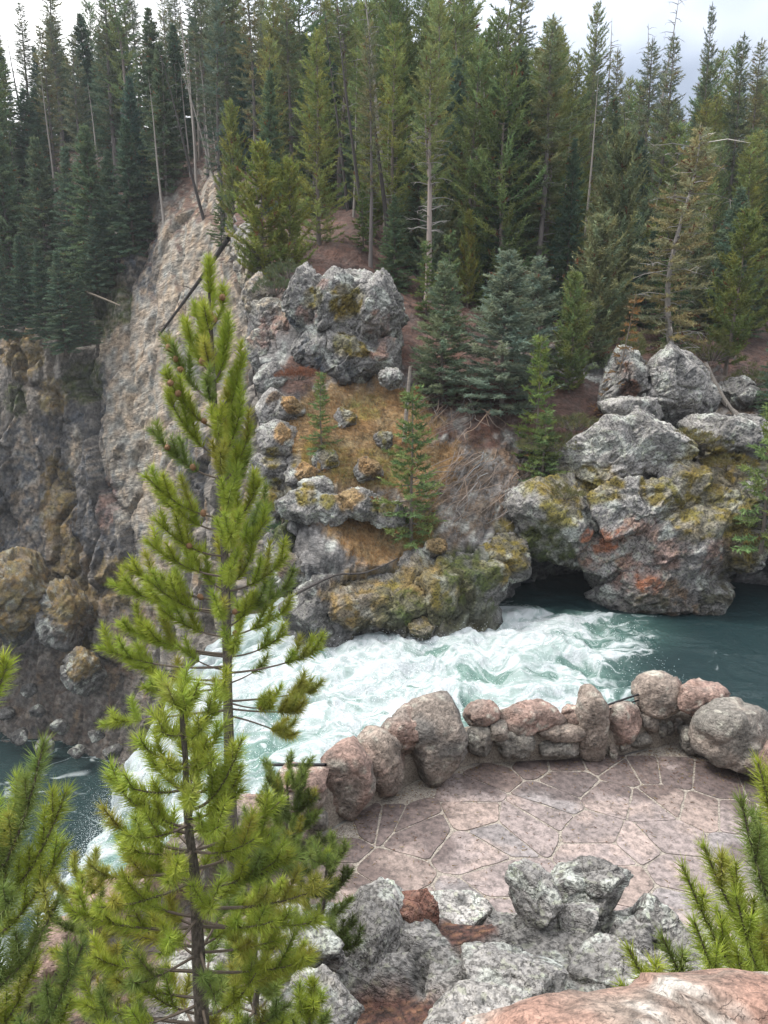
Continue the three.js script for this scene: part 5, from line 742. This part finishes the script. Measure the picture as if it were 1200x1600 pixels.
function pine(name, label, o) {
  const r = rng(o.seed), base = o.trunk[0], t = thing(name, label, 'tree', base), tr = o.trunk.map((p) => p.clone().sub(base)), T = (q) => crv(tr, clamp(q) * (tr.length - 1));
  { const acc = new Acc(), pts = [], rad = []; for (let i = 0; i <= 28; i++) { const q = i / 28, p = T(q); p.x += 0.008 * vn(q * 9, o.seed, 0); pts.push(p); rad.push(mix(o.r0, 0.006, Math.pow(q, 0.85)) * (1 + 0.1 * vn(q * 20, 3, o.seed))); } acc.tube(pts, rad, 12, [0.15, 0.125, 0.105], 2); part('trunk', acc.geo(true), M.bark, t); }
  const onWood = []; const nl = o.nl, nw = o.nw, dens = o.dens;
  const branch = (O, E, k = {}) => {
    const wood = new Acc(), nd = new Acc(), L = O.distanceTo(E), P1 = O.clone().lerp(E, 0.55); P1.y = mix(O.y, E.y, 0.2) - 0.05 * L; const B = (u) => O.clone().multiplyScalar((1 - u) * (1 - u)).addScaledVector(P1, 2 * u * (1 - u)).addScaledVector(E, u * u);
    const pts = [], rad = []; for (let i = 0; i <= 8; i++) { pts.push(B(i / 8)); rad.push(mix(0.005 + L * 0.006, 0.003, i / 8)); } wood.tube(pts, rad, 5, [0.11, 0.085, 0.065]); for (const p of pts) onWood.push(p);
    const tone = r(), col = k.col || (tone < 0.62 ? FRESHN : tone < 0.78 ? OLDN : DARKN), full = k.full === undefined ? 0.35 : k.full;
    const f0 = (u) => B(mix(full, 1, u)); needles(nd, f0, 0, Math.round(L * (1 - full) * dens), nl, nw, vary(col, r, 0.15), r);
    const ns = k.side === undefined ? Math.round(L * (1 - full) / (o.sideSp || 0.075)) : k.side, fw = E.clone().sub(P1).normalize();
    for (let i = 0; i < ns; i++) {
      const u = mix(full, 0.93, (i + 0.3 + 0.5 * r()) / ns), p = B(u), sl = (o.shoot || 0.17) * (0.55 + 0.75 * r()) * (1.1 - 0.45 * u) * (L < 0.3 ? 0.7 : 1), an = (i % 2 ? 1 : -1) * (0.5 + 0.5 * r()), dir = fw.clone().applyAxisAngle(UPV, an); dir.y += 0.35 + 0.4 * r(); dir.normalize();
      const e = p.clone().addScaledVector(dir, sl).add(V(0, sl * 0.28, 0)), m = p.clone().addScaledVector(dir, sl * 0.55), f = (q) => p.clone().multiplyScalar((1 - q) * (1 - q)).addScaledVector(m, 2 * q * (1 - q)).addScaledVector(e, q * q);
      wood.tube([f(0), f(0.5), f(0.95)], [0.004, 0.003, 0.002], 3, [0.13, 0.1, 0.06]); needles(nd, f, sl, Math.round(sl * dens * 1.15), nl, nw, vary(r() < 0.1 ? OLDN : col, r, 0.3), r);
    }
    const m = part('branch', wood.geo(false), M.wood, t); if (nd.p.length) part('needles', nd.geo(false), needleM, m); return m;
  };
  for (const [q, e, k] of o.tips || []) branch(T(q), e.clone().sub(base), k);
  for (const w of o.whorls || []) { let az = r() * 6.28; const O = T(w.q); for (let i = 0; i < w.n; i++) { az += 6.283 / w.n * (0.8 + 0.4 * r()); const L = w.L * (0.75 + 0.45 * r()); branch(O.clone().add(V(0, (r() - 0.5) * 0.06, 0)), O.clone().add(V(Math.cos(az) * L, L * (w.rise + 0.2 * (r() - 0.5)), Math.sin(az) * L)), { full: w.full, col: w.col }); } }
  // leader
  { const nd = new Acc(), L = o.leader || 0.25, a = T(1 - L / o.len), b = T(1).add(V(0, 0.02, 0)); needles(nd, (u) => a.clone().lerp(b, u), L, Math.round(L * dens * 1.3), nl, nw, FRESHN, r); part('leader_needles', nd.geo(false), needleM, t); }
  for (const c of o.cones || []) { const g = new THREE.SphereGeometry(0.02, 8, 7); const p = g.attributes.position.array; for (let i = 0; i < p.length; i += 3) { const s = 1 + 0.16 * Math.sin(Math.atan2(p[i + 2], p[i]) * 5 + p[i + 1] * 260); p[i] *= s; p[i + 2] *= s; p[i + 1] *= 1.25; } g.computeVertexNormals(); const k = r() < 0.55 ? [0.2, 0.11, 0.055] : [0.16, 0.14, 0.125]; paint(g, () => k); const m = part('cone', g, M.wood, t); { const q = c.clone().sub(base); let bp = null, bd = 9; for (const p of onWood) { const e = Math.hypot(p.x - q.x, p.y - q.y) + Math.abs(p.z - q.z) * 0.3; if (e < bd) { bd = e; bp = p; } } m.position.copy(bp).add(V(0.012 * (r() - 0.5), 0.02, 0.03)); } m.rotation.set(r(), r() * 6, r()); }
  return t;
}
{
  // the tall pine
  const D = 4.9, tk = [[368, 1515], [362, 1300], [358, 1120], [353, 900], [345, 740], [335, 580], [326, 412]].map(([a, b]) => at(a, b, D)), total = tk[0].distanceTo(tk[6]);
  const qOf = (py) => { const pys = [1515, 1300, 1120, 900, 740, 580, 412]; for (let i = 0; i < 6; i++) if (py <= pys[i] && py >= pys[i + 1]) return (i + (pys[i] - py) / (pys[i] - pys[i + 1])) / 6; return 1; };
  const r = rng(8), tips = [], L = [[304, 479, 60], [286, 501, 80], [256, 527, 95], [259, 584, 80], [262, 617, 90], [237, 672, 70], [229, 745, 62], [245, 770, 60], [243, 812, 55], [229, 845, 50], [197, 884, 50], [175, 912, 40], [230, 905, 50], [186, 976, 40], [157, 1012, 22], [215, 990, 30], [200, 1035, 20], [160, 1132, -30], [225, 1075, -10], [351, 460, 50], [359, 512, 75], [380, 557, 80], [371, 590, 70], [378, 628, 80], [391, 668, 80], [390, 702, 70], [405, 752, 70], [421, 792, 60], [417, 812, 50], [447, 870, 50], [455, 912, 45], [450, 950, 40], [500, 1014, 30], [444, 990, 30], [492, 1078, 10], [452, 1152, -40], [470, 1110, -10], [410, 1040, 20], [280, 1010, 30], [270, 1060, 5], [425, 1105, -15], [250, 950, 40], [400, 930, 45], [300, 870, 50], [395, 860, 50]];
  for (const [px, py, dy] of L) { const low = ss(930, 1050, py), dz = (r() - 0.5) * 0.5 * Math.min(1, Math.abs(px - 345) / 90); tips.push([qOf(Math.min(1500, py + dy + 6)), at(px, py, D + dz), { full: mix(0.32, 0.66, low), side: low > 0.7 && px > 420 ? 5 : undefined, col: py < 700 && r() < 0.75 ? FRESHN : undefined }]); }
  // towards and away from the viewer
  for (let i = 0; i < 24; i++) { const py = 470 + i * 27, s = i % 2 ? 1 : -1, len = mix(0.16, 0.62, (py - 470) / 620) * (0.7 + 0.5 * r()), px = mix(330, 356, (py - 470) / 600) + (r() - 0.5) * 130 * (py - 400) / 600, e = at(px, py - 18, D); e.z += s * len; tips.push([qOf(py + 34), e, { full: mix(0.4, 0.6, ss(850, 1050, py)) }]); }
  const cones = [[337, 470], [319, 500], [332, 505], [256, 541], [263, 556], [290, 580], [262, 597], [280, 622], [340, 603], [344, 636], [334, 676], [342, 677], [327, 660], [274, 699], [318, 800], [304, 838], [341, 797], [330, 725], [300, 730], [315, 560], [305, 925], [320, 935], [372, 1000], [410, 1100], [364, 960]].map(([a, b]) => at(a, b, D - 0.06));
  pine('pine_tree', 'tallest near pine with cones and clear upper trunk rising in front of the gorge', { seed: 5, trunk: tk, r0: 0.055, len: total, nl: 0.066, nw: 0.0052, dens: 1700, tips, cones, leader: 0.3, shoot: 0.19, sideSp: 0.12 });
}
{
  // the full young pine in front of it
  const D = 2.75, tk = [[318, 1660], [312, 1480], [300, 1330], [291, 1200], [284, 1082]].map(([a, b]) => at(a, b, D)), total = tk[0].distanceTo(tk[4]), whorls = [];
  for (let i = 0; i < 11; i++) { const t = i / 10, q = mix(0.93, 0.06, t); whorls.push({ q, n: 5, L: mix(0.08, 0.46, Math.pow(t, 0.8)), rise: mix(0.75, 0.12, t), full: mix(0.15, 0.45, t), col: i < 5 ? FRESHN : undefined }); }
  const tips = [[170, 1212, 0.55], [172, 1285, 0.5], [140, 1365, 0.45], [105, 1420, 0.3], [378, 1155, 0.62], [425, 1300, 0.45], [465, 1335, 0.4], [505, 1385, 0.35], [500, 1440, 0.3], [485, 1500, 0.2], [110, 1500, 0.2], [375, 1205, 0.55], [440, 1250, 0.5], [90, 1560, 0.1], [180, 1450, 0.25], [220, 1540, 0.12], [150, 1590, 0.06], [400, 1520, 0.12], [450, 1570, 0.07], [370, 1440, 0.25], [250, 1420, 0.3], [200, 1340, 0.42], [340, 1580, 0.06]].map(([px, py, q]) => [q, at(px, py, D + (px % 7 - 3) * 0.04), {}]);
  pine('pine_tree', 'full young yellow green pine growing in front of the tallest near pine', { seed: 6, trunk: tk, r0: 0.036, len: total, nl: 0.056, nw: 0.0036, dens: 1900, whorls, tips, leader: 0.14, shoot: 0.13, sideSp: 0.11 });
}
{
  const D = 2.3, tk = [[-70, 1800], [-65, 1500], [-60, 1300], [-50, 1150], [-30, 1020]].map(([a, b]) => at(a, b, D)), total = tk[0].distanceTo(tk[4]);
  const tips = [[68, 1160, 0.35], [104, 1235, 0.3], [100, 1320, 0.25], [90, 1405, 0.2], [12, 1035, 0.8], [60, 1490, 0.12], [130, 1475, 0.1], [110, 1560, 0.05], [40, 1240, 0.4], [20, 1400, 0.3], [50, 1600, 0.03], [-10, 1300, 0.5]].map(([px, py, q], i) => [q, at(px, py, D + (i % 3 - 1) * 0.12), { full: 0.3, col: i % 3 ? FRESHN : DARKN }]);
  pine('pine_tree', 'near pine reaching in with long upturned shoots over the falls side of the bank', { seed: 7, trunk: tk, r0: 0.03, len: total, nl: 0.056, nw: 0.0034, dens: 2000, tips, leader: 0.2, shoot: 0.16, sideSp: 0.1 });
}
{
  const D = 2.0, tk = [[1330, 1900], [1325, 1700], [1320, 1500], [1310, 1300], [1300, 1120]].map(([a, b]) => at(a, b, D)), total = tk[0].distanceTo(tk[4]);
  const tips = [[1158, 1250, 0.45], [1185, 1192, 0.6], [1066, 1352, 0.3], [1100, 1322, 0.36], [1135, 1345, 0.33], [982, 1482, 0.15], [1035, 1465, 0.19], [972, 1538, 0.09], [1010, 1520, 0.1], [1120, 1420, 0.26], [1085, 1440, 0.22], [1150, 1480, 0.12], [1195, 1320, 0.42], [1060, 1525, 0.08], [1190, 1410, 0.24], [1150, 1400, 0.28], [1120, 1520, 0.07], [1180, 1500, 0.1], [1175, 1270, 0.5]].map(([px, py, q], i) => [q, at(px, py, D + (i % 5 - 2) * 0.1), { full: 0.3, side: 4, col: i % 6 ? FRESHN : DARKN }]);
  pine('pine_tree', 'bright green pine shoots reaching over the rocks beside the pink parapet boulder', { seed: 12, trunk: tk, r0: 0.025, len: total, nl: 0.052, nw: 0.0032, dens: 2200, tips, leader: 0.2, shoot: 0.13, sideSp: 0.1 });
}
{
  const mk = (label, seed, bx, by, tx, ty, D, n, L, cols) => { const tk = [at(bx, by, D), at(mix(bx, tx, 0.5) + 3, mix(by, ty, 0.5), D), at(tx, ty, D)], total = tk[0].distanceTo(tk[2]), whorls = []; for (let i = 0; i < n; i++) { const t = i / Math.max(1, n - 1); whorls.push({ q: mix(0.85, 0.12, t), n: 5, L: L * mix(0.5, 1, t), rise: mix(1.1, 0.5, t), full: 0.2, col: cols[i % cols.length] }); } return pine('pine_tree', label, { seed, trunk: tk, r0: 0.022, len: total, nl: 0.056, nw: 0.0045, dens: 1700, whorls, leader: 0.12, shoot: 0.12 }); };
  mk('small bushy dark pine rooted beside the big lichen rock', 21, 492, 1492, 512, 1335, 4.5, 4, 0.28, [DARKN, [0.1, 0.135, 0.03]]);
  mk('low dark pine below the squarish boulder of the wall', 22, 440, 1400, 450, 1215, 5.4, 5, 0.42, [DARKN, [0.1, 0.135, 0.03]]);
  mk('short olive pine with many cones beside the falls end of the wall', 23, 140, 1640, 128, 1370, 4.3, 5, 0.34, [OLDN, DARKN]);
  mk('tiny pine sprig among needles below the lichen rocks', 24, 480, 1680, 484, 1570, 3.0, 3, 0.14, [FRESHN, DARKN]);
  mk('young pine filling the gap between the two near pines', 25, 400, 1600, 395, 1410, 3.6, 4, 0.32, [FRESHN, OLDN, DARKN]);
}
console.log('near pines');

// ================================================================ GROUND COVER, SHRUBS, DEAD WOOD, SPRAY
{
  const r = rng(9), acc = new Acc(); let n = 0;
  for (const [x, y, z, k] of grassSpots) {
    const m = k === 2 ? 4 : 8; for (let i = 0; i < m; i++) { const c = k === 2 ? vary([0.14, 0.11, 0.025], r, 0.5) : k === 1 ? vary([0.19, 0.125, 0.075], r, 0.5) : vary(r() < 0.3 ? [0.36, 0.25, 0.12] : [0.29, 0.16, 0.065], r, 0.5); blade(acc, V(x + (r() - 0.5) * 0.12, y - 0.03, z + (r() - 0.5) * 0.12), V((r() - 0.5) * 1.1, 0.55 + r() * 0.4, (r() - 0.2) * 1.1).normalize(), (k === 2 ? 0.07 : 0.19) * (0.6 + 0.7 * r()), 0.014, c, r); n++; }
  }
  console.log('grass', n);
  stuff(new THREE.Mesh(acc.geo(false), M.grass), 'dry_grass', 'tan and orange dry grass on the ledges of the far bank', 'grass');
}
const hp = hillGeo.attributes.position.array, gp = gorgeGeo.attributes.position.array;
function surf(px, py, p = hp) { const dir = ray(px, py).normalize(); let best = 1e9, bi = 0; for (let i = 0; i < p.length; i += 12) { const x = p[i], y = p[i + 1] - EYE.y, z = p[i + 2], t = x * dir.x + y * dir.y + z * dir.z, e = ((x * x + y * y + z * z) - t * t) / (t * t) + t * 4e-7; if (t > 1 && e < best) { best = e; bi = i; } } return V(p[bi], p[bi + 1], p[bi + 2]); }
{
  const r = rng(15), acc = new Acc();      // fallen needles and grit on the terrace
  for (let i = 0; i < 2600; i++) { const k = Math.floor(r() * (wallLine.length - 4)) + 2, p = wallLine[k].clone().lerp(wallLine[k + 1 < wallLine.length ? k + 1 : k], r()), far = r() < 0.55 ? r() * r() * 0.9 : r() * 3.2; p.addScaledVector(wallOut[k], -0.2 - far); if (-p.z < edgeD(p.x)) continue; p.y = 0.013; const a = r() * 6.283; blade(acc, p, V(Math.cos(a), 0.05, Math.sin(a)).normalize(), 0.025 + 0.035 * r(), 0.006 + 0.006 * r(), vary(r() < 0.7 ? [0.12, 0.07, 0.045] : [0.2, 0.15, 0.07], r, 0.5), r); }
  stuff(new THREE.Mesh(acc.geo(false), M.grass), 'needle_litter', 'brown fallen needles and grit strewn over the flagstones', 'litter');
}
function shrub(px, py, d, rx, ry, rz, colr, label, seed, n = 1500, name = 'juniper_shrub') {
  const r = rng(seed), leaf = new Acc(), wood = new Acc(), t = thing(name, label, 'shrub', d ? at(px, py, d) : surf(px, py).add(V(0, 0.05, 0.1)));
  for (let i = 0; i < n / 14; i++) { const a = r() * 6.283, q = Math.sqrt(r()), x = Math.cos(a) * q * rx, z = Math.sin(a) * q * rz, y = ry * (0.25 + 0.75 * r()) * (1 - q * q * 0.7) + 0.15 * ry * vn(x * 2, seed, z * 2), p = V(x, y, z), c = vary(colr, r, 0.5); if (i % 6 === 0) wood.tube([V(x * 0.3, -0.1, z * 0.3), V(x * 0.7, y * 0.5, z * 0.7), p], [0.02, 0.014, 0.006], 3, [0.12, 0.1, 0.085]); const dir = V(x / rx, 0.7 + r() * 0.5, z / rz + 0.3).normalize(); for (let k = 0; k < 14; k++) blade(leaf, p.clone().add(V((r() - 0.5) * 0.12, (r() - 0.5) * 0.1, (r() - 0.5) * 0.12)), dir.clone().add(V(r() - 0.5, r() - 0.5, r() - 0.5).multiplyScalar(1.5)).normalize(), 0.08 + 0.06 * r(), 0.022, vary(c, r, 0.25), r); }
  part('stems', wood.geo(false), M.wood, t); part('foliage', leaf.geo(false), M.leaf, t); return t;
}
shrub(872, 700, 26.6, 1.5, 0.55, 0.9, [0.13, 0.135, 0.06], 'sprawling olive juniper spilling over the side of the undercut rock', 301, 4200);
shrub(900, 668, 27.2, 1.1, 0.45, 0.8, [0.13, 0.13, 0.055], 'low juniper mat above the pale slabs of the undercut rock', 302, 2600);
shrub(1085, 690, 26.5, 1.7, 0.45, 0.9, [0.16, 0.145, 0.06], 'wide tan green juniper mat on top of the undercut rock', 303, 4600);
shrub(1140, 730, 25.6, 0.9, 0.5, 0.7, [0.14, 0.115, 0.035], 'mossy tuft of shrub on the shoulder of the undercut rock', 304, 2000);
shrub(430, 455, 32.6, 0.9, 0.7, 0.8, [0.09, 0.11, 0.055], 'dark juniper crowning the broken crag at the gorge edge', 305, 2600);
shrub(450, 430, 33.6, 1.0, 0.6, 0.8, [0.1, 0.12, 0.06], 'juniper mat between the broken crag and the craggy outcrop', 306, 2200);
shrub(880, 775, 24.9, 0.7, 0.35, 0.6, [0.13, 0.125, 0.05], 'small green tuft on the face of the undercut rock', 307, 1400);
shrub(465, 590, 28.5, 0.8, 0.35, 0.6, [0.17, 0.08, 0.05], 'reddish brown heath under the craggy outcrop', 308, 2200, 'heath_shrub');
shrub(1110, 560, 33, 1.2, 1.2, 1.0, [0.12, 0.13, 0.045], 'green bush behind the egg shaped boulder', 309, 3600, 'shrub');
shrub(985, 560, 29.8, 0.5, 1.2, 0.5, [0.13, 0.14, 0.055], 'soft green bush growing in the split of the boulders', 310, 2200, 'shrub');
shrub(1175, 600, 32, 1.0, 0.8, 0.9, [0.12, 0.13, 0.05], 'green bush beyond the fallen logs', 311, 2400, 'shrub');
shrub(436, 830, 25.4, 0.45, 0.3, 0.4, [0.07, 0.12, 0.06], 'fresh green fern like tuft on the gorge side ledge', 312, 700, 'shrub');
function log(name, pts, r0, r1, c, label, stubs, seed, group) { const acc = new Acc(), rnd = rng(seed), base = pts[0], q = pts.map((p) => p.clone().sub(base)), line = [], rad = []; for (let i = 0; i <= 14; i++) { line.push(crv(q, i / 14 * (q.length - 1)).add(V(0, 0.02 * vn(i * 0.7, seed, 0), 0))); rad.push(mix(r0, r1, i / 14)); } const t = thing(name, label, 'dead wood', base, 0, group); acc.tube(line, rad, 8, c, 1); part('stem', acc.geo(true), M.bark, t); for (let i = 0; i < stubs; i++) { const a2 = new Acc(), p = line[1 + Math.floor(rnd() * 13)], L = r0 * (4 + 8 * rnd()), e = p.clone().add(V((rnd() - 0.5) * L, (rnd() - 0.65) * L, (rnd() - 0.1) * L * 0.7)); a2.tube([p, p.clone().lerp(e, 0.5).add(V(0, 0.04 * L, 0)), e], [r0 * 0.22, r0 * 0.15, r0 * 0.05], 4, c); part('limb', a2.geo(true), M.wood, t); } return t; }
log('fallen_log', [at(1101, 568, 29.6), at(1130, 622, 28.9), at(1172, 678, 27.9)], 0.1, 0.06, [0.19, 0.165, 0.14], 'long grey fallen log slanting down behind the egg shaped boulder', 5, 1);
log('fallen_log', [at(1106, 606, 29.4), at(1135, 632, 28.8), at(1180, 668, 28)], 0.09, 0.05, [0.22, 0.19, 0.16], 'thinner pale log crossing under the long grey log', 3, 2);
log('fallen_log', [at(357, 372, 53.2), at(310, 440, 56), at(248, 524, 58.6)], 0.17, 0.08, [0.055, 0.045, 0.04], 'dark fallen trunk with broken limbs lying down the scree slope', 16, 3);
log('fallen_log', [at(122, 452, 65), at(155, 464, 64.4), at(188, 478, 63.6)], 0.1, 0.07, [0.22, 0.18, 0.13], 'thin pale log across the green gully of the gorge cliff', 2, 4);
log('dead_stub', [at(632, 690, 27.2), at(636, 630, 27.3), at(641, 572, 27.4)], 0.09, 0.05, [0.27, 0.23, 0.19], 'pale broken stub standing beside the pointed spruce', 3, 5);
log('fallen_branch', [at(462, 928, 23), at(520, 900, 23), at(575, 893, 23.1), at(622, 872, 23.3)], 0.045, 0.02, [0.06, 0.05, 0.045], 'dark thin branch lying along the ledge above the rapid', 6, 6);
log('fallen_branch', [at(425, 870, 24.9), at(440, 820, 25.2), at(462, 760, 25.6)], 0.03, 0.015, [0.15, 0.115, 0.09], 'thin brown stick leaning on the ledge by the gorge', 2, 7);
{
  const r = rng(66);
  const tangle = (label, cx, cy, w, h, n, dirx, seed) => { const b = surf(cx, cy), t = thing('exposed_roots', label, 'roots', b); for (let i = 0; i < n; i++) { let px = cx + (r() - 0.5) * w, py = cy - h / 2 + r() * h * 0.4; const pts = []; const k = 5; const ang = dirx + (r() - 0.5) * 1.2; for (let j = 0; j < k; j++) { pts.push(surf(px, py).add(V((r() - 0.5) * 0.12, 0.05 + r() * 0.18, 0.12 + r() * 0.18)).sub(b)); px += Math.sin(ang) * h * 0.2 + (r() - 0.5) * 30; py += h * (0.05 + 0.16 * r()); } const acc = new Acc(), line = [], rad = [], r0 = 0.007 + 0.022 * r() * r(); for (let j = 0; j <= 9; j++) { line.push(crv(pts, j / 9 * (k - 1))); rad.push(mix(r0, r0 * 0.3, j / 9)); } acc.tube(line, rad, 4, vary([0.15, 0.12, 0.1], r, 0.9)); part('root', acc.geo(false), M.wood, t); } };
  tangle('grey tangle of exposed roots below the broad blue spruce', 720, 660, 90, 90, 34, -0.4, 1);
  tangle('long pale roots and dead stems trailing down the brown bank', 745, 770, 80, 130, 46, -0.8, 2);
  tangle('fine dead roots hanging beside the undercut rock', 815, 790, 50, 110, 22, -0.5, 3);
}
{
  const r = rng(77), g = new THREE.IcosahedronGeometry(1, 0), N = 40000, im = new THREE.InstancedMesh(g, new THREE.MeshPhysicalMaterial({ color: new THREE.Color().setRGB(0.9, 0.93, 0.94), roughness: 1, transmission: 0.5, thickness: 0 }), N), m = new THREE.Matrix4(), q = new THREE.Quaternion();
  for (let i = 0; i < N; i++) {
    let x, y, z, s; const k = r(), gs = () => (r() + r() + r() - 1.5) / 1.5;
    if (k < 0.4) { const d = 12 + r() * 11, ss0 = 26 - LIP - 4 + r() * 14, p = riverPoint(ss0, d); x = p[0] + gs() * 0.7; y = p[1] + Math.abs(gs()) * 0.75; z = p[2] + gs() * 0.4; s = 0.003 + 0.007 * r(); }
    else if (k < 0.5) { const d = 14 + r() * 9, p = riverPoint(18 + r() * 8, d); x = p[0]; y = p[1] + 0.15 + Math.abs(gs()) * 0.5; z = p[2]; s = 0.003 + 0.006 * r(); }
    else { const tau = 0.9 + r() * 1.5, p = riverPoint(26 - LIP + tau / 0.155, 21 + r() * 3); x = p[0] - Math.abs(gs()) * 1.6; y = p[1] + gs() * 1.2; z = p[2] + gs() * 1.2 - 0.3; s = 0.002 + 0.005 * r(); }
    m.compose(V(x, y, z), q, V(s, s, s)); im.setMatrixAt(i, m);
  }
  stuff(im, 'spray', 'fine white spray thrown up by the rapid and the fall', 'spray');
}
console.log('done');
renderer.render(scene, camera);
